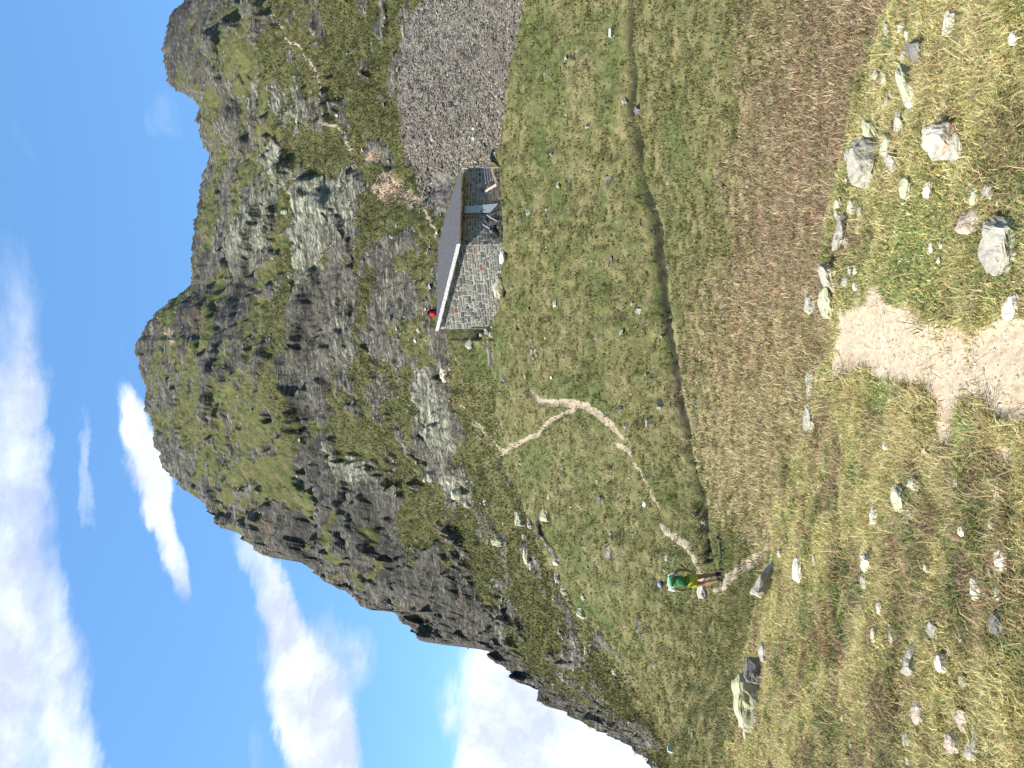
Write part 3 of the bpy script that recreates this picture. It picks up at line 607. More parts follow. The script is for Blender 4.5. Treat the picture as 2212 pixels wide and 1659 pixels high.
FAR = [
 (1104, 1140, 1098, 1140, 'lichen', 'pale angular boulder, largest of the cluster on the left meadow'),
 (1136, 1152, 1118, 1146, 'grey', 'smaller pale boulder just below the largest of the left cluster'),
 (1162, 1192, 1096, 1130, 'lichen', 'pale boulder in a green hollow under the left cluster'),
 (1056, 1086, 1152, 1184, 'lichen', 'pale pointed boulder with a dark side above the left cluster'),
 (1040, 1054, 1066, 1096, 'cream', 'slim pale boulder up the slope over the path fork'),
 (1124, 1142, 1150, 1168, 'grey', 'small boulder between the left cluster and the long row'),
 (1126, 1142, 1172, 1222, 'lichen', 'long pale boulder in the row on the left meadow'),
 (1140, 1156, 1210, 1236, 'grey', 'grey boulder at the lower end of the row on the left meadow'),
 (1192, 1210, 1204, 1224, 'cream', 'single bright boulder in the middle of the left meadow'),
 (1196, 1212, 1236, 1262, 'grey', 'grey boulder above the narrow green gully'),
 (1208, 1226, 1262, 1290, 'grey', 'grey boulder lowest above the narrow green gully'),
 (1242, 1268, 1308, 1340, 'lichen', 'pale greenish boulder far left in the green gully'),
 (1180, 1190, 1066, 1080, 'cream', 'small pale boulder right of the green hollow'),
 (968, 1000, 1052, 1084, 'lichen', 'tall pale boulder at the foot of the cliff'),
 (998, 1014, 1074, 1100, 'grey', 'grey boulder leaning under the tall pale boulder'),
 (918, 936, 1018, 1044, 'grey', 'grey boulder on the grass under the cliff'),
 (962, 978, 1028, 1050, 'cream', 'cream boulder between cliff and path fork'),
 (944, 966, 774, 832, 'cream', 'long pale slab on the bank left of the hut'),
 (1000, 1028, 732, 760, 'grey', 'rounded grey boulder on the bank beside the hut wall'),
 (1260, 1276, 1392, 1420, 'lichen', 'pale boulder in the dark strip on the left ridge meadow'),
 (1320, 1336, 1440, 1462, 'lichen', 'pale boulder farthest down the left ridge meadow'),
 (1506, 1530, 1262, 1296, 'cream', 'pale slab beside the path at the left of the hiker', ),
]
for e in FAR:
    m_ = -(e[1] - e[0]) * .04; e = (e[0] - m_, e[1] + m_, e[2] - m_, e[3] + m_, *e[4:])
    stone(*e[:6], name='boulder', cat='boulder', wmin=4.2, cuts=2, blocky=.6, hk=.95)
# loose pale stones scattered on the near turf
k = 0; tries = 0
while k < 42 and tries < 3000:
    tries += 1
    x = rnd.uniform(1700, 2200); y = rnd.uniform(10, 1655)
    left = y > 1050
    if not left and rnd.random() > .45: continue
    if x < np.interp(y, [p[1] for p in crest], [p[0] for p in crest]) + 40: continue
    if 600 < y < 980: continue
    s_ = rnd.uniform(5, 11)
    stone(x - s_ * .5, x + s_ * .3, y - s_, y + s_ * rnd.uniform(.2, .9), rnd.choice(['cream', 'grey', 'cream', 'pink', 'lichen']), 'small pale stone scattered in the near turf', name='small_stone', cat='stone', group='small stones in the near turf', cuts=1)
    k += 1

k = 0; tries = 0
cy, cx_ = [p[1] for p in crest], [p[0] for p in crest]
while k < 60 and tries < 2000:
    tries += 1
    if k < 34: y = rnd.uniform(60, 640); x = np.interp(y, cy, cx_) + rnd.uniform(14, 95)
    else: x = rnd.uniform(1960, 2195); y = rnd.uniform(1340, 1650)
    s_ = rnd.uniform(6, 17)
    stone(x - s_ * .38, x + s_ * .2, y - s_, y + s_ * rnd.uniform(.4, 1.0), rnd.choice(['grey', 'grey', 'lichen', 'cream']), 'small pale stone scattered in the near turf', name='small_stone', cat='stone', group='small stones in the near turf', cuts=1, hk=.5, blocky=.7)
    k += 1

# ---------------------------------------------------------------- grass
def sample(n, wa, wb, power=1.0, jl=jlo, jh=jhi, accept=None, seed=3):
    g = np.random.default_rng(seed)
    i0, i1 = np.searchsorted(W_, wa), np.searchsorted(W_, wb)
    D1 = G[i0 + 1:i1 + 1, jl:jh] - G[i0:i1, jl:jh]; D2 = G[i0:i1, jl + 1:jh + 1] - G[i0:i1, jl:jh]
    ar = np.linalg.norm(np.cross(D1, D2), axis=2); rr = np.linalg.norm(G[i0:i1, jl:jh], axis=2)
    wgt = ar / rr ** power
    if accept is not None: wgt = wgt * accept.reshape(NR, A)[i0:i1, jl:jh]
    c = np.cumsum(wgt.ravel()); c /= c[-1]
    k = np.searchsorted(c, g.random(n)); k = np.minimum(k, ar.size - 1)
    ii, jj = k // (jh - jl), k % (jh - jl)
    u, v = g.random(n)[:, None], g.random(n)[:, None]
    i, j = ii + i0, jj + jl
    p = (G[i, j] * (1 - u) + G[i + 1, j] * u) * (1 - v) + (G[i, j + 1] * (1 - u) + G[i + 1, j + 1] * u) * v
    return p, i * A + j
def blades(name, p, h, wd, lean, colr, seed=1, bend=1.0):
    g = np.random.default_rng(seed); n = len(p)
    a = g.random(n) * 2 * np.pi; sx = np.stack([np.cos(a), np.sin(a), np.zeros(n)], 1) * wd[:, None] / 2
    b = g.random(n) * 2 * np.pi; L = np.stack([np.cos(b), np.sin(b), np.zeros(n)], 1) * (lean * h)[:, None]
    up = np.array([0, 0, 1.0])
    base_ = p - up * .01
    mid_ = base_ + up * (h * .62)[:, None] + L * .35
    tip = base_ + up * (h * (1 - .25 * np.minimum(lean, 2) * bend))[:, None] + L
    V = np.stack([base_ - sx, base_ + sx, mid_ + sx * .75, mid_ - sx * .75, tip], 1).reshape(-1, 3)
    k = np.arange(n)[:, None] * 5
    cc = np.concatenate([colr, np.ones((n, 1))], 1)
    cc = np.repeat(cc, 5, 0)
    return mesh_np(name, V, [k + np.array([0, 1, 2, 3]), k + np.array([3, 2, 4])], M_BLADE, {'col': cc})
def mixc(cols, wts, n, g, var=.25):
    cols = np.array(cols); k = g.choice(len(cols), n, p=np.array(wts) / sum(wts))
    return cols[k] * (1 + var * (g.random((n, 1)) - .5) * 2)
g = np.random.default_rng(9)
pj = sstep(.12, .75, pathb + 1.0 * fbm(P0, 4.0, 3, 207)); okf = ((1 - pj) * front + .02).astype(np.float32)
okf = okf * (front > 0)
patch = fbm(P0, .9, 3, 201); patch2 = fbm(P0, 2.2, 3, 202); patch3 = fbm(P0, 1.5, 3, 203)
N1 = 500000
p, vi = sample(N1, .7, 2.35, 1.3, accept=okf, seed=21)
gn = bg_[vi]; st_ = np.clip(straw[vi] + sstep(.12, .4, patch[vi]) * .5, 0, 1); hb_ = .75 * sstep(.12, .38, patch2[vi]) * (1 - gn)
u = g.random(N1)
colr = np.where((u < st_ * .75)[:, None], mixc([(.50, .42, .22), (.60, .52, .30), (.40, .34, .17)], [3, 2, 2], N1, g),
        np.where((u > 1 - .55 * hb_)[:, None], mixc([(.25, .16, .11), (.33, .23, .16), (.15, .13, .07)], [2, 2, 2], N1, g),
        np.where((g.random(N1) < gn)[:, None], mixc([(.19, .28, .085), (.26, .34, .13), (.13, .19, .06)], [3, 2, 2], N1, g),
                 mixc([(.27, .28, .11), (.36, .34, .155), (.48, .43, .23), (.17, .20, .075)], [3, 3, 4, 2], N1, g))))
colr = np.minimum(colr * np.array([1.55, 1.42, 1.36]), .75)
hgt = (.022 + .040 * g.random(N1)) * (.45 + .55 * (1 - pathb[vi])) * (1 + .9 * np.clip(patch3[vi], -.5, .8)) * (1 - .45 * gn)
tag(blades('grass', p, hgt, .003 + .0035 * g.random(N1) + .0005 * np.linalg.norm(p, axis=1), .3 + .9 * g.random(N1), colr, 31), 'short olive and green turf covering the near slope', 'grass', kind='stuff')
# long bent straw blades growing in tufts
def tufts(name, label, nt_, per, wa, wb, acc, cols, wts, h0, h1, spread, wmul, seed, power=1.3):
    c, vi = sample(nt_, wa, wb, power, accept=acc, seed=seed)
    gg = np.random.default_rng(seed + 1)
    n = nt_ * per; q = np.repeat(c, per, 0); q[:, :2] += gg.normal(0, 1, (n, 2)) * spread
    tone = np.repeat(mixc(cols, wts, nt_, gg, .15), per, 0) * (1 + .25 * (gg.random((n, 1)) - .5) * 2)
    hs = np.repeat(h0 + (h1 - h0) * gg.random(nt_) ** 1.5, per) * (.55 + .45 * gg.random(n))
    d = np.linalg.norm(q, axis=1)
    tag(blades(name, q, hs, (.0022 + .0007 * d) * wmul, .35 + 1.0 * gg.random(n), tone, seed + 2), label, 'grass', kind='stuff')
acc = okf * (.4 + np.clip(straw, 0, 1) * 3 + sstep(.05, .35, patch) * 1.3) * (1 - .8 * bg_)
tufts('straw_grass', 'long dry straw coloured grass in bent tufts on the near slope', 2100, 14, .7, 2.3, acc.astype(np.float32), [(.55, .46, .25), (.62, .52, .29), (.42, .34, .17), (.30, .30, .13)], [3, 2, 2, 2], .05, .17, .05, .85, 41)
acc = okf * (1 - pj) * (pathb < .1) * (sstep(.05, .3, patch2) + .1) * (1 - bg_)
tufts('heather', 'low reddish brown heather and bilberry clumps on the near slope', 2400, 26, .7, 2.3, acc.astype(np.float32), [(.30, .20, .13), (.24, .23, .10), (.36, .25, .17), (.21, .26, .09)], [2, 2, 1, 3], .05, .11, .05, 1.7, 51)
mok = ((1 - ptrail) * (1 - .97 * np.maximum(scar, scn)) * (1 - scree) * (1 - .9 * rock) * (1 - .9 * hutm)).astype(np.float32)
tufts('bowl_grass', 'brown and straw coloured tussocks covering the floor of the hollow', 9000, 9, 3.6, 7.0, mok * brown * (1.03 - lf), [(.38, .27, .175), (.48, .36, .235), (.30, .205, .14), (.50, .42, .26), (.28, .26, .12)], [3, 3, 2, 2, 2], .10, .28, .11, 1.5, 61, 1.6)
tufts('straw_meadow_grass', 'golden straw coloured grass on the left part of the hollow floor', 5000, 9, 3.6, 7.0, mok * brown * lf, [(.52, .43, .23), (.60, .51, .29), (.42, .34, .19), (.30, .29, .12)], [3, 3, 2, 2], .10, .28, .11, 1.5, 66, 1.6)
tufts('meadow_grass', 'olive green tussocks covering the meadow below the hut', 16000, 8, 4.2, 8.6, mok * (1 - .8 * brown), [(.155, .155, .055), (.205, .185, .08), (.115, .128, .038), (.27, .235, .11)], [3, 3, 2, 2], .10, .24, .14, 1.6, 71, 1.6)

tufts('alpine_grass', 'dark olive grass clumps over the mountain flank', 24000, 6, 8.6, 11.3, (mok * (1 - .7 * hutr)).astype(np.float32), [(.080, .084, .027), (.105, .096, .038), (.060, .070, .020), (.14, .118, .055)], [3, 3, 2, 1.5], .12, .30, .4, 1.6, 76, 1.8)

# ---------------------------------------------------------------- scree stones
def chips(name, p, size, cols, seed, mat=M_STONE, lab=None, cat='stones'):
    gg = np.random.default_rng(seed); n = len(p)
    cube = np.array([[-1, -1, -1], [1, -1, -1], [1, 1, -1], [-1, 1, -1], [-.6, -.6, 1], [.6, -.6, 1], [.6, .6, 1], [-.6, .6, 1]]) * .5
    V = np.tile(cube, (n, 1, 1)) * (1 + .5 * (gg.random((n, 8, 3)) - .5))
    V *= size[:, None, None] * np.stack([.7 + .9 * gg.random(n), .6 + .6 * gg.random(n), .3 + .5 * gg.random(n)], 1)[:, None, :]
    a, b = gg.random(n) * 6.28, gg.normal(0, .5, n)
    ca, sa, cb, sb = np.cos(a), np.sin(a), np.cos(b), np.sin(b)
    x, y, z = V[..., 0].copy(), V[..., 1].copy(), V[..., 2].copy()
    y, z = y * cb[:, None] - z * sb[:, None], y * sb[:, None] + z * cb[:, None]
    x, y = x * ca[:, None] - y * sa[:, None], x * sa[:, None] + y * ca[:, None]
    V = np.stack([x, y, z], 2) + p[:, None, :]
    k = np.arange(n)[:, None] * 8
    F_ = np.concatenate([k + np.array(f) for f in ([0, 3, 2, 1], [4, 5, 6, 7], [0, 1, 5, 4], [1, 2, 6, 5], [2, 3, 7, 6], [3, 0, 4, 7])])
    cc = np.repeat(np.concatenate([cols, np.ones((n, 1))], 1), 8, 0)
    o = mesh_np(name, V.reshape(-1, 3), F_, mat, {'col': cc}, smooth=False)
    return tag(o, lab, cat, kind='stuff')
NS = 32000
notroof = (1 - ((X > 940) & (X < 1090) & (Y > 372) & (Y < 740)) * 1.0)
p, vi = sample(NS, 7.0, 11.6, 1.3, accept=(scree * notroof).astype(np.float32), seed=81)
g = np.random.default_rng(82)
big_ = np.clip((GY.ravel()[vi] - 120) / 260, 0, 1)
chips('scree_stones', p, (.06 + .08 * g.random(NS) ** 2) * (1 + .8 * big_ * g.random(NS)), mixc([(.135, .122, .098), (.19, .173, .14), (.078, .071, .059), (.32, .32, .26), (.18, .135, .105)], [4, 3, 3, 1, 2], NS, g), 83, lab='heap of broken grey scree stones behind and beside the stone hut')
p, vi = sample(2600, 6.6, 12, 1.6, accept=(sstep(.1, .4, rock) * (1 - sstep(.6, .95, rock)) * (1 - .9 * hutm) + .02 * mok).astype(np.float32), seed=84)
chips('loose_stones', p, .10 + .25 * g.random(2600) ** 3, mixc([(.24, .25, .21), (.34, .36, .30), (.17, .165, .155)], [3, 2, 2], 2600, g), 85, lab='loose grey stones strewn over the mountain side around the outcrops')
NP = 2600
p, vi = sample(NP, .7, 2.05, 1.2, accept=(front * (path * .9 + .1 * okf)).astype(np.float32), seed=86)
chips('path_gravel', p, .006 + .013 * g.random(NP) ** 2.5, mixc([(.42, .36, .29), (.55, .50, .42), (.28, .24, .19)], [3, 2, 2], NP, g), 87, lab='small gravel and chips lying on the trampled sandy path', cat='gravel')

# ---------------------------------------------------------------- the stone hut
HA = at(1088, 528, 44.9); HB = at(1078, 710, 48.0); HC = at(1082, 362, 45.1)
EA = at(993, 528, 44.9); EB = at(950, 710, 48.0); EC = at(999, 376, 45.1)
zb_ = min(HA[2], HB[2], HC[2]) - .5
hut = empty('stone_hut', (HA[0], HA[1], zb_ + .5))
tag(hut, 'small grey stone hut with a sloping dark roof below the scree', 'hut')
inv = Matrix.Translation(-hut.location)
def boxpts(quad, n, t0, t1):
    """slab between a planar quad pushed along n by t0 and by t1"""
    q0 = [Vector(v) + n * t0 for v in quad]; q1 = [Vector(v) + n * t1 for v in quad]; k = len(quad)
    return q0 + q1, [tuple(range(k))[::-1], tuple(range(k, 2 * k))] + [(i, (i + 1) % k, k + (i + 1) % k, k + i) for i in range(k)]
def obj(name, V, Fc, mat, parent=None, cols=None, bev=0.0, off=True):
    me = bpy.data.meshes.new(name)
    o0 = parent.matrix_world.translation if (parent and off) else Vector((0, 0, 0))
    pl = Vector((0, 0, 0))
    if parent and off:
        q_ = parent
        while q_: pl += q_.location; q_ = q_.parent
    me.from_pydata([Vector(v) - pl for v in V], [], Fc)
    if cols is not None:
        ca = me.color_attributes.new('col', 'FLOAT_COLOR', 'CORNER')
        for pg, c in zip(me.polygons, cols):
            for li in pg.loop_indices: ca.data[li].color = (*c, 1)
    bm = bmesh.new(); bm.from_mesh(me); bmesh.ops.recalc_face_normals(bm, faces=bm.faces)
    if bev: bmesh.ops.bevel(bm, geom=bm.edges, offset=bev, segments=1, affect='EDGES')
    bm.to_mesh(me); bm.free()
    me.materials.append(mat); o = bpy.data.objects.new(name, me); C.objects.link(o)
    if parent: o.parent = parent
    return o
M_MORT = solid('lime mortar', (.32, .31, .262), .95, 12, .25, .4)
M_ROOF = solid('dark roofing felt', (.072, .071, .074), .85, 9, .35, .3)
M_FAS = solid('weathered grey board', (.22, .20, .21), .8, 25, .35, .2)
M_GAB = solid('pale flashing board', (.50, .47, .47), .6, 9, .45, .2)
M_DOOR = solid('blue grey painted door', (.34, .40, .46), .55, 4, .12)
M_RUST = solid('rusty brown timber', (.22, .11, .065), .85, 14, .5, .3)
M_WOOD = solid('silver weathered timber', (.25, .24, .26), .85, 16, .4, .3)
M_PALE = solid('pale new timber', (.52, .46, .38), .8, 14, .25, .2)
M_BLK = solid('black crumpled sheet', (.02, .02, .022), .5, 14, .3)
M_WHT = solid('white plastic sheet', (.80, .84, .86), .4, 6, .08)
def stone_wall(P0, P1, T0, T1, sw, sh, seed, thick=.4):
    P0, P1, T0, T1 = map(Vector, (P0, P1, T0, T1))
    P0 = Vector((P0.x, P0.y, zb_)); P1 = Vector((P1.x, P1.y, zb_)); T0 = Vector((P0.x, P0.y, T0.z)); T1 = Vector((P1.x, P1.y, T1.z))
    d = (P1 - P0); L = d.length; d.normalize(); n = d.cross(Vector((0, 0, 1)))
    if n.dot(-P0) < 0: n = -n
    V, Fc = boxpts([P0, P1, T1, T0], n, -thick, 0)
    wl = obj('wall', V, Fc, M_MORT, hut)
    r = random.Random(seed); SV, SF, SC = [], [], []
    z = zb_ + .02; row = 0
    top = lambda u: T0.z + (T1.z - T0.z) * u / L
    zmax = max(T0.z, T1.z)
    while z < zmax - .04:
        h = r.uniform(*sh); u = -.01 + r.uniform(0, .05)
        while u < L:
            w_ = r.uniform(*sw) * (1.0 if r.random() < .75 else .5)
            w_ = min(w_, L - u + .02)
            g_ = r.uniform(.018, .034); hh = h * r.uniform(.86, 1.0)
            u0, u1 = u + g_, u + w_ - g_
            z0, z1 = z + g_ * .8, z + hh - g_ * .4
            slope = .03 * math.sin(u * 1.1 + row * .3)
            zt0, zt1 = min(z1 + slope, top(u0) - .01), min(z1 + slope, top(u1) - .01)
            if u1 - u0 > .03 and min(zt0, zt1) - z0 - slope > .03:
                out = r.uniform(.012, .035); j_ = lambda: r.uniform(-.022, .022)
                cs = [(u0 + j_(), z0 + slope + j_()), (u1 + j_(), z0 + slope + j_()), (u1 + j_(), zt1 + j_()), (u0 + j_(), zt0 + j_())]
                cx, cz = (u0 + u1) / 2, (z0 + zt0) / 2
                # cut corners: eight-sided stone face
                ring = []
                for a_ in range(4):
                    p_, q_ = cs[a_], cs[(a_ + 1) % 4]; t_ = r.uniform(.08, .22)
                    ring.append((p_[0] * (1 - t_) + q_[0] * t_, p_[1] * (1 - t_) + q_[1] * t_)); ring.append((p_[0] * t_ + q_[0] * (1 - t_), p_[1] * t_ + q_[1] * (1 - t_)))
                b0 = len(SV)
                for (a_, b_) in ring: SV.append(P0 + d * a_ + Vector((0, 0, b_ - zb_)) - n * .01)
                for (a_, b_) in ring: SV.append(P0 + d * (cx + (a_ - cx) * .95) + Vector((0, 0, cz + (b_ - cz) * .9 - zb_)) + n * (out + r.uniform(-.004, .004)))
                k_ = 8
                t_ = r.random()
                c_ = (.20, .195, .17) if t_ < .4 else (.115, .11, .098) if t_ < .70 else (.26, .262, .235) if t_ < .86 else (.20, .175, .14) if t_ < .955 else (.24, .12, .07)
                v_ = r.uniform(.75, 1.25); c_ = tuple(q__ * v_ * .88 for q__ in c_)
                SF.append(tuple(range(b0 + k_, b0 + 2 * k_))); SC.append(c_)
                for a_ in range(k_): SF.append((b0 + a_, b0 + (a_ + 1) % k_, b0 + k_ + (a_ + 1) % k_, b0 + k_ + a_)); SC.append(c_)
            u += w_
        z += h; row += 1
    me = obj('masonry', SV, SF, M_STONE, wl, SC)
    return n, d
def lift(v, dz_): return (v[0], v[1], v[2] + dz_)
nAB, dAB = stone_wall(HA, HB, lift(EA, -.05), lift(EB, -.05), (.14, .70), (.09, .25), 3)
nAC, dAC = stone_wall(HC, HA, lift(EC, -.05), lift(EA, -.05), (.12, .42), (.09, .19), 4)
# rear walls, hidden in the bank
D_ = at(958, 470, 51.6)
for p_, q_ in ((HB, D_), (D_, HC)):
    p_, q_ = Vector(p_), Vector(q_)
    V, Fc = boxpts([Vector((p_.x, p_.y, zb_)), Vector((q_.x, q_.y, zb_)), Vector((q_.x, q_.y, EC[2])), Vector((p_.x, p_.y, EC[2]))], Vector((0, 1, 0)), -.15, .15)
    obj('rear_wall', V, Fc, M_MORT, hut)
rA, rB, rC = Vector(at(992, 526, 44.5)), Vector(at(945, 714, 47.8)), Vector(at(997, 371, 44.75)); rE = Vector(at(950, 545, 50.6)); rE2 = Vector(at(962, 470, 50.6)); rE.z = rB.z + .03
nr = (rC - rA).cross(rB - rA).normalized()
if nr.z < 0: nr = -nr
def onroof(v):      # drop onto the roof plane
    v = Vector(v); v.z = rA.z - (nr.x * (v.x - rA.x) + nr.y * (v.y - rA.y)) / nr.z; return v
def rayroof(x, y):
    d_ = Vector(pdir(x, y)); t_ = rA.dot(nr) / d_.dot(nr); return d_ * t_
e1_, e2_ = rayroof(950, 535), rayroof(968, 455)
print('roof', nr, rA, rB, rC, e1_, e2_)
if not (45 < e1_.y < 58): e1_ = onroof((rE.x, rE.y, 0))
if not (45 < e2_.y < 58): e2_ = onroof((rE2.x, rE2.y, 0))
outl = [rA, rC, e2_, e1_, rB]
V, Fc = boxpts(outl, nr, 0, .09); roof = obj('roof', V, Fc, M_ROOF, hut)
def board(p_, q_, dn, th, ht, name, mat, parent, up=.0):
    p_, q_ = Vector(p_), Vector(q_)
    V, Fc = boxpts([p_ + Vector((0, 0, up - ht)), q_ + Vector((0, 0, up - ht)), q_ + Vector((0, 0, up)), p_ + Vector((0, 0, up))], dn, 0.003, th)
    return obj(name, V, Fc, mat, parent)
nf = (rC - rA).cross(Vector((0, 0, 1))).normalized(); nf = nf if nf.y < 0 else -nf
ng = (rB - rA).cross(Vector((0, 0, 1))).normalized(); ng = ng if ng.y < 0 else -ng
board(rA + nf * .0, rC + nf * .0, nf, .05, .16, 'fascia', M_FAS, hut, .11)
board(rA, rB, ng, .05, .20, 'fascia', M_GAB, hut, .13)['label'] = 'pale peeling fascia board along the side wall'
board(rA + nf * .055, rC + nf * .055, nf, .05, .06, 'eave_shade_strip', M_FAS, hut, .02)  # strip in shadow grey, stands in for the shade line under the eave
def wallpt(x, y, out=.06):       # a point on the door wall
    d_ = Vector(pdir(x, y)); o_ = Vector(HA) + nAC * out; return d_ * (o_.dot(nAC) / d_.dot(nAC))
V, Fc = boxpts([wallpt(1004, 461), wallpt(1060, 459), wallpt(1077, 440), wallpt(1004, 446)], nAC, 0, .05); door = obj('door', V, Fc, M_DOOR, hut)
door['label'] = 'blue grey sheet door with its lower corner cut off'
V, Fc = boxpts([wallpt(1038, 457.6, .115), wallpt(1041, 457.5, .115), wallpt(1041, 455.6, .115), wallpt(1038, 455.7, .115)], nAC, 0, .04); obj('handle', V, Fc, M_BLK, door)
V, Fc = boxpts([wallpt(1002, 470), wallpt(1034, 469), wallpt(1034, 463), wallpt(1002, 464)], nAC, 0, .05); obj('door_frame', V, Fc, M_RUST, hut)
# ---------------------------------------------------------------- things lying at the hut
def beam(name, label, x0, y0, Y0, x1, y1, Y1, w_, h_, mat, cat='board', group=None):
    a_, b_ = Vector(at(x0, y0, Y0)), Vector(at(x1, y1, Y1)); d_ = (b_ - a_); L = d_.length; d_.normalize()
    s_ = d_.cross(Vector((0, 0, 1))); s_ = s_.normalized() if s_.length > .01 else Vector((1, 0, 0)); u_ = s_.cross(d_)
    V = []
    for t_ in (0, .33, .66, 1):
        c_ = a_ + d_ * L * t_ + u_ * (.012 * math.sin(t_ * 5))
        V += [c_ - s_ * w_ / 2 - u_ * h_ / 2, c_ + s_ * w_ / 2 - u_ * h_ / 2, c_ + s_ * w_ / 2 + u_ * h_ / 2, c_ - s_ * w_ / 2 + u_ * h_ / 2]
    Fc = [(0, 3, 2, 1), (12, 13, 14, 15)] + [(4 * k_ + i_, 4 * k_ + (i_ + 1) % 4, 4 * k_ + 4 + (i_ + 1) % 4, 4 * k_ + 4 + i_) for k_ in range(3) for i_ in range(4)]
    V = [v - a_ for v in V]
    o = obj(name, V, Fc, mat); o.location = a_
    return tag(o, label, cat, group)
G1 = 'weathered boards piled at the right end of the hut'
for i_, x_ in enumerate((1049, 1054, 1059, 1064)):
    beam('weathered_board', ['topmost', 'second highest', 'second lowest', 'lowest'][i_] + ' silver board of the pile at the right end of the hut', x_ - 3, 352 + i_ * 2, 44.8, x_, 396 - i_ * 3, 44.6, .16, .06, M_WOOD, 'board', G1)
beam('pale_beam', 'pale beam sticking out obliquely in front of the board pile', 1049, 413, 44.6, 1072, 398, 44.4, .12, .12, M_PALE, 'beam')
beam('pale_beam', 'pale beam lying low under the board pile', 1061, 362, 44.5, 1072, 396, 44.4, .12, .10, M_PALE, 'beam')
beam('support_post', 'short dark post propping the board pile', 1050, 402, 44.7, 1074, 404, 44.7, .10, .10, M_RUST, 'post')
for i_, (a_, b_, c_, d_, lb) in enumerate(((1040, 482, 1064, 498, 'leaning pole highest up the wall left of the door'), (1046, 474, 1070, 508, 'leaning pole crossing over the black sheet'), (1052, 464, 1074, 478, 'short pole propped beside the door frame'), (1058, 470, 1068, 520, 'long low pole behind the black sheet'))):
    beam('leaning_pole', lb, a_, b_, 44.9, c_, d_, 44.5, .07, .05, M_WOOD, 'pole', 'poles leaning left of the hut door')
def lump(name, label, cat, x0, x1, y0, y1, Yd, mat, seed, depth=.5, rough=.16):
    c_ = Vector(at((x0 + x1) / 2, (y0 + y1) / 2, Yd)); d_ = c_.length
    bm = hull(((y1 - y0) * d_ / F, depth, (x1 - x0) * d_ / F), seed, 30, .3); o = finish_stone(bm, name, mat, seed, rough, 2); o.location = c_
    return tag(o, label, cat)
lump('black_sheet', 'crumpled black sheeting heaped against the wall left of the door', 'sheeting', 1056, 1078, 482, 518, 44.5, M_BLK, 21)
lump('white_sheet', 'bright white plastic bundle at the foot of the hut wall', 'plastic bundle', 1078, 1092, 540, 576, 44.6, M_WHT, 22, .4, .08)
lump('wall_boulder', 'greenish grey boulder built into the foot of the side wall', 'boulder', 1062, 1094, 596, 648, 45.5, SM['lichen'], 23, .7, .05)
for i_, (x_, y_, s_, lb) in enumerate(((1052, 716, 8, 'highest rubble stone at the left corner of the hut'), (1064, 722, 9, 'rubble stone sticking out farthest at the left corner of the hut'), (1066, 706, 8, 'rubble stone right under the left corner of the hut'), (1076, 700, 7, 'lowest rubble stone at the left corner of the hut'), (1040, 722, 6, 'small rubble stone beside the left edge of the side wall'))):
    lump('rubble_stone', lb, 'stone', x_ - s_, x_ + s_ * .8, y_ - s_, y_ + s_, 47.6, SM['grey'], 30 + i_, .5, .06)
for i_, (x_, y_, s_) in enumerate(((1140, 720, 6), (1147, 735, 6), (1150, 745, 7), (1156, 757, 6), (1158, 768, 8), (1162, 780, 6), (1166, 792, 7), (1170, 801, 5), (1148, 760, 5), (1152, 775, 5))):
    stone(x_ - s_ * .6, x_ + s_ * .5, y_ - s_, y_ + s_, 'grey', ['first', 'second', 'third', 'fourth', 'fifth', 'sixth', 'seventh', 'eighth', 'ninth', 'tenth'][i_] + ' stone along the line of rubble running down left of the hut' if i_ < 8 else 'stone beside the middle of the rubble line below the hut, ' + ('upper one' if i_ == 8 else 'lower one'), name='rubble_stone', cat='stone', group='line of rubble below the hut', wmin=5)

# ---------------------------------------------------------------- people
M_SKIN = solid('tanned skin', (.36, .19, .125), .6, 10, .08)
M_CLO = {k_: solid(k_ + ' cloth', c_, .8, 30, .15, .15) for k_, c_ in dict(white=(.55, .55, .53), yellow=(.42, .44, .05), green=(.05, .19, .06), lightgreen=(.24, .56, .32), black=(.02, .02, .025), red=(.55, .025, .03), blue=(.16, .24, .38), boot=(.03, .032, .045), hair=(.05, .03, .02), dark=(.05, .05, .06)).items()}
def skin(name, pts, edges, mat, parent, root=0, sub=2):
    me = bpy.data.meshes.new(name); me.from_pydata([p[:3] for p in pts], edges, [])
    o = bpy.data.objects.new(name + '_tmp', me); C.objects.link(o)
    sk = o.modifiers.new('s', 'SKIN'); ss = o.modifiers.new('d', 'SUBSURF'); ss.levels = ss.render_levels = sub
    lay = me.skin_vertices[0] if me.skin_vertices else None
    if lay is None:
        bm = bmesh.new(); bm.from_mesh(me); bm.verts.layers.skin.verify(); bm.to_mesh(me); bm.free(); lay = me.skin_vertices[0]
    for i_, p in enumerate(pts):
        r_ = p[3]; lay.data[i_].radius = (r_, p[4] if len(p) > 4 else r_); lay.data[i_].use_root = (i_ == root)
    bpy.context.view_layer.update()
    dg = bpy.context.evaluated_depsgraph_get(); nm = bpy.data.meshes.new_from_object(o.evaluated_get(dg)); nm.name = name
    bpy.data.objects.remove(o)
    for pg in nm.polygons: pg.use_smooth = True
    nm.materials.clear(); nm.materials.append(mat)
    r_ = bpy.data.objects.new(name, nm); C.objects.link(r_); r_.parent = parent
    return r_
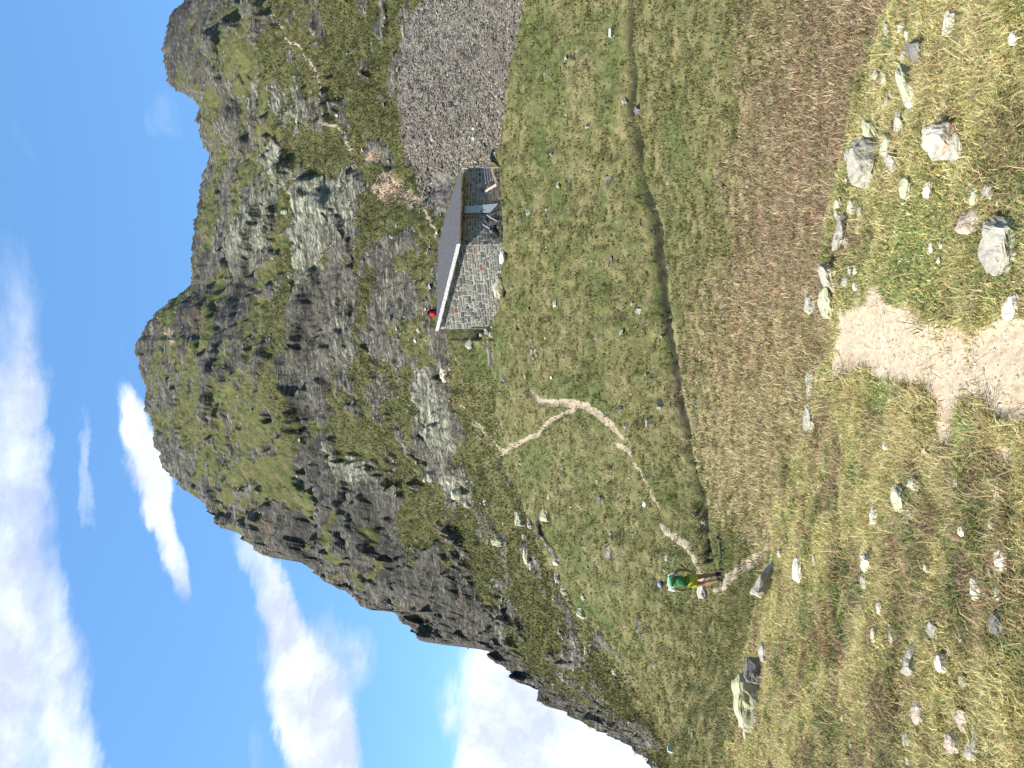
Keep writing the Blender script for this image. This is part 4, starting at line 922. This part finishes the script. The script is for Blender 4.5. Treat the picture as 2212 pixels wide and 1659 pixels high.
def ball(name, c, d, mat, parent, cut=None, seed=0, pw=1.0):
    bm = bmesh.new(); bmesh.ops.create_icosphere(bm, subdivisions=3, radius=1)
    for v in bm.verts:
        n_ = v.co.copy()
        if pw != 1: n_ = Vector([math.copysign(abs(q_) ** pw, q_) for q_ in n_])
        v.co = Vector((c[0] + n_.x * d[0], c[1] + n_.y * d[1], c[2] + n_.z * d[2]))
    if cut is not None: bmesh.ops.delete(bm, geom=[v for v in bm.verts if v.co.z < cut], context='VERTS')
    for f_ in bm.faces: f_.smooth = True
    me = bpy.data.meshes.new(name); bm.to_mesh(me); bm.free(); me.materials.append(mat)
    o = bpy.data.objects.new(name, me); C.objects.link(o); o.parent = parent
    return o
def person(loc, rz, J, label, shirt, shorts, capc, longlegs=False):
    root = empty('person', loc, rz); tag(root, label, 'person')
    n_ = list(J); id_ = {k_: i_ for i_, k_ in enumerate(n_)}
    pts = [J[k_] for k_ in n_]
    E = [('pelvis', 'spine'), ('spine', 'chest'), ('chest', 'neck'), ('neck', 'head0'), ('head0', 'head'), ('head', 'crown')]
    for s_ in 'lr':
        E += [('pelvis', s_ + 'hip'), (s_ + 'hip', s_ + 'knee'), (s_ + 'knee', s_ + 'calf'), (s_ + 'calf', s_ + 'ankle'), (s_ + 'ankle', s_ + 'toe'), ('chest', s_ + 'sho'), (s_ + 'sho', s_ + 'elb'), (s_ + 'elb', s_ + 'wri'), (s_ + 'wri', s_ + 'palm')]
    ed = [(id_[a_], id_[b_]) for a_, b_ in E]
    ed.append((id_['head'], len(pts))); h_ = J['head']; fy = J['_face'] if '_face' in J else (0, 1, 0)
    pts.append((h_[0] + fy[0] * .11, h_[1] + fy[1] * .11, h_[2] - .01, .014))       # nose
    for s_, sg in (('l', -1), ('r', 1)):
        pm = Vector(J[s_ + 'palm'][:3]); wr = Vector(J[s_ + 'wri'][:3]); d_ = (pm - wr).normalized(); sd = d_.cross(Vector((1, .2, 0))).normalized()
        for f_ in range(4):
            L = (.06, .072, .068, .05)[f_]; b_ = pm + sd * (f_ - 1.5) * .02 + d_ * .02
            i0 = len(pts); pts.append((*(b_ + d_ * L * .5), .008)); pts.append((*(b_ + d_ * L * .75 + Vector((-sg * .02, 0, -.01))), .007))
            ed += [(id_[s_ + 'palm'], i0), (i0, i0 + 1)]
        i0 = len(pts); pts.append((*(pm - d_ * .01 + sd * .045), .009)); pts.append((*(pm + d_ * .03 + sd * .05), .008)); ed += [(id_[s_ + 'palm'], i0), (i0, i0 + 1)]
    pts = [p for p in pts]
    skin('body', pts, ed, M_SKIN, root, id_['pelvis'], 2)
    P_ = lambda k_, r_, r2=None: (*J[k_][:3], r_, r2 or r_)
    lrp = lambda a_, b_, t_: tuple(J[a_][i_] * (1 - t_) + J[b_][i_] * t_ for i_ in range(3))
    skin('shirt', [P_('pelvis', .165, .12), P_('spine', .15, .115), P_('chest', .17, .125), (*lrp('chest', 'neck', .5), .09), P_('lsho', .072), (*lrp('lsho', 'lelb', .6), .062), P_('rsho', .072), (*lrp('rsho', 'relb', .6), .062)],
         [(0, 1), (1, 2), (2, 3), (2, 4), (4, 5), (2, 6), (6, 7)], shirt, root)
    t_ = .95 if longlegs else .55
    k2 = 'ankle' if longlegs else None
    sp_ = [P_('pelvis', .172, .128), P_('lhip', .10), (*lrp('lhip', 'lknee', t_), .098), P_('rhip', .10), (*lrp('rhip', 'rknee', t_), .098)]
    se = [(0, 1), (1, 2), (0, 3), (3, 4)]
    if longlegs:
        sp_ += [P_('lankle', .07), P_('rankle', .07)]; se += [(2, 5), (4, 6)]
    skin('trousers' if longlegs else 'shorts', sp_, se, shorts, root)
    for s_ in 'lr':
        a_, t2 = J[s_ + 'ankle'], J[s_ + 'toe']; dx = (Vector(t2[:3]) - Vector(a_[:3])); dx.z = 0; dx = dx.normalized() if dx.length > 0 else Vector((0, 1, 0))
        zz = min(a_[2], t2[2])
        skin('boot', [(a_[0], a_[1], a_[2] + .10, .052), (a_[0], a_[1], a_[2] - .01, .055), (a_[0] - dx.x * .05, a_[1] - dx.y * .05, zz - .01, .045), (a_[0] + dx.x * .09, a_[1] + dx.y * .09, zz, .052), (a_[0] + dx.x * .19, a_[1] + dx.y * .19, zz - .01, .040)], [(0, 1), (1, 2), (1, 3), (3, 4)], M_CLO['boot'], root)
    h_ = J['head']
    ball('hair', (h_[0] - fy[0] * .015, h_[1] - fy[1] * .015, h_[2] + .015), (.088, .104, .108), M_CLO['hair'], root, h_[2] - .02)
    cap = ball('cap', (h_[0], h_[1], h_[2] + .04), (.096, .112, .098), capc, root, h_[2] + .03)
    V, Fc = boxpts([Vector((h_[0] - .07, h_[1] + .07, h_[2] + .04)), Vector((h_[0] + .07, h_[1] + .07, h_[2] + .04)), Vector((h_[0] + .05, h_[1] + .18, h_[2] + .03)), Vector((h_[0] - .05, h_[1] + .18, h_[2] + .03))], Vector((0, 0, 1)), 0, .012)
    pk = obj('peak', V, Fc, capc, None); pk.parent = cap
    return root
J1 = dict(pelvis=(-.17, 0, .90, .13, .10), spine=(-.19, 0, 1.10, .125, .09), chest=(-.22, .03, 1.31, .14, .10), neck=(-.255, .04, 1.48, .05), head0=(-.27, .05, 1.545, .062), head=(-.28, .06, 1.61, .078, .09), crown=(-.28, .05, 1.68, .055),
          lhip=(-.26, 0, .86, .09), lknee=(-.225, .05, .50, .058), lcalf=(-.19, .01, .36, .06), lankle=(-.12, -.04, .10, .036), ltoe=(-.11, .10, .05, .03),
          rhip=(-.085, 0, .86, .09), rknee=(-.03, .13, .50, .058), rcalf=(-.01, .11, .37, .06), rankle=(.03, .13, .13, .036), rtoe=(.05, .27, .08, .03),
          lsho=(-.395, .02, 1.41, .055), lelb=(-.43, .0, 1.13, .042), lwri=(-.41, .15, .99, .028), lpalm=(-.40, .20, .95, .033, .02),
          rsho=(-.05, .02, 1.41, .055), relb=(.12, -.02, 1.16, .042), rwri=(.10, .10, .96, .028), rpalm=(.09, .14, .92, .033, .02))
hp = hit(1563, 1243, 3.2); hp = np.array(hp)
haz = -math.atan2(hp[0], hp[1])
print('hiker', hp, np.linalg.norm(hp))
HS = float(np.linalg.norm(hp)) / 23.3
hiker = person(Vector(hp) + Vector((0, 0, -.0)), -haz * 0 + haz * 0 - math.atan2(hp[0], hp[1]), J1, 'hiker seen from behind in yellow shorts and blue cap on the path', M_CLO['white'], M_CLO['yellow'], M_CLO['blue'])
hiker.scale = (HS,) * 3
def pack(loc, rz, scale, c, dims, colr, lidc, label, back):
    """c: centre in the wearer's frame; back: unit vector pointing away from the wearer's back"""
    root = empty('backpack', loc, rz); root.scale = (scale,) * 3; tag(root, label, 'backpack')
    ball('pack_body', c, dims, colr, root, None, 0, .6)
    ball('pocket', (c[0] + back[0] * dims[1] * .75, c[1] + back[1] * dims[1] * .75, c[2] - dims[2] * .25), (dims[0] * .68, dims[1] * .5, dims[2] * .5), colr, root, None, 0, .65)
    ball('lid', (c[0], c[1], c[2] + dims[2] * .95), (dims[0] * 1.1, dims[1] * 1.2, dims[2] * .30), lidc, root, None, 0, .6)
    for s_ in (-1, 1):
        skin('strap', [(c[0] + s_ * .11, c[1] - back[1] * .06, c[2] + dims[2] * .8, .018, .012), (c[0] + s_ * .13, c[1] - back[1] * .26, c[2] + dims[2] * .75, .02, .012), (c[0] + s_ * .15, c[1] - back[1] * .30, c[2], .02, .012), (c[0] + s_ * .13, c[1] - back[1] * .10, c[2] - dims[2] * .7, .014)], [(0, 1), (1, 2), (2, 3)], M_CLO['black'], root, 0, 1)
    skin('hip_belt', [(c[0] - .17, c[1] - back[1] * .12, c[2] - dims[2] * .85, .03, .02), (c[0], c[1] - back[1] * .02, c[2] - dims[2] * .85, .035, .02), (c[0] + .17, c[1] - back[1] * .12, c[2] - dims[2] * .85, .03, .02)], [(0, 1), (1, 2)], M_CLO['dark'], root, 0, 1)
    return root
pack(hiker.location, hiker.rotation_euler.z, HS, (-.205, -.19, 1.20), (.145, .105, .23), M_CLO['green'], M_CLO['lightgreen'], 'green backpack with a light green lid on the back of the path hiker', (0, -1, 0))
bpy.context.view_layer.update()
mw = hiker.matrix_world
a_, b_ = mw @ Vector((.24, .02, 1.12)), mw @ Vector((-.02, .25, .72)); pole = empty('trekking_pole', b_); tag(pole, 'dark trekking pole held obliquely in the right hand of the hiker', 'trekking pole')
def rod(name, p_, q_, r0, r1, mat, parent):
    p_, q_ = Vector(p_), Vector(q_); d_ = (q_ - p_).normalized(); s_ = d_.orthogonal().normalized(); u_ = d_.cross(s_)
    V = [p_ + (s_ * math.cos(t * .785) + u_ * math.sin(t * .785)) * r0 for t in range(8)] + [q_ + (s_ * math.cos(t * .785) + u_ * math.sin(t * .785)) * r1 for t in range(8)]
    return obj(name, V, [tuple(range(8)), tuple(range(8, 16))] + [(t, (t + 1) % 8, 8 + (t + 1) % 8, 8 + t) for t in range(8)], mat, parent)
dd_ = (a_ - b_)
rod('shaft', b_, b_ + dd_ * .8, .011, .014, M_CLO['dark'], pole); rod('grip', b_ + dd_ * .8, a_ + dd_ * .05, .02, .018, M_CLO['black'], pole)
J2 = dict(J1); 
J2 = {k_: tuple([v_[0] + (.20 if k_ not in () else 0), *v_[1:]]) for k_, v_ in J1.items()}
for k_, v_ in dict(pelvis=(0, 0, .93), spine=(0, 0, 1.12), chest=(0, .02, 1.33), neck=(0, .04, 1.49), head0=(0, .05, 1.55), head=(0, .06, 1.62), crown=(0, .05, 1.69), lsho=(-.17, .02, 1.42), rsho=(.17, .02, 1.42), lelb=(-.24, .02, 1.14), relb=(.24, .02, 1.14), lwri=(-.20, .16, .97), rwri=(.20, .16, .97), lpalm=(-.19, .2, .93), rpalm=(.19, .2, .93), lhip=(-.09, 0, .88), rhip=(.09, 0, .88), lknee=(-.1, .03, .5), rknee=(.1, .1, .5), lcalf=(-.1, 0, .36), rcalf=(.1, .05, .36), lankle=(-.1, -.05, .1), rankle=(.1, .08, .1), ltoe=(-.1, .08, .05), rtoe=(.1, .22, .05)).items():
    J2[k_] = (*v_, *J2[k_][3:])
pz = Vector(at(973, 669, 52.0))
print('p2 ground', hit(973, 669, 8.0), pz)
pz = Vector(hit(973, 669, 8.0))
p2 = person(pz, R(-70), J2, 'person in black walking behind the high edge of the hut roof', M_CLO['black'], M_CLO['dark'], M_CLO['white'], True)
pack(pz, R(-70), 1.0, (0, -.27, 1.20), (.19, .15, .27), M_CLO['red'], M_CLO['black'], 'red and black backpack worn by the person behind the hut roof', (0, -1, 0))
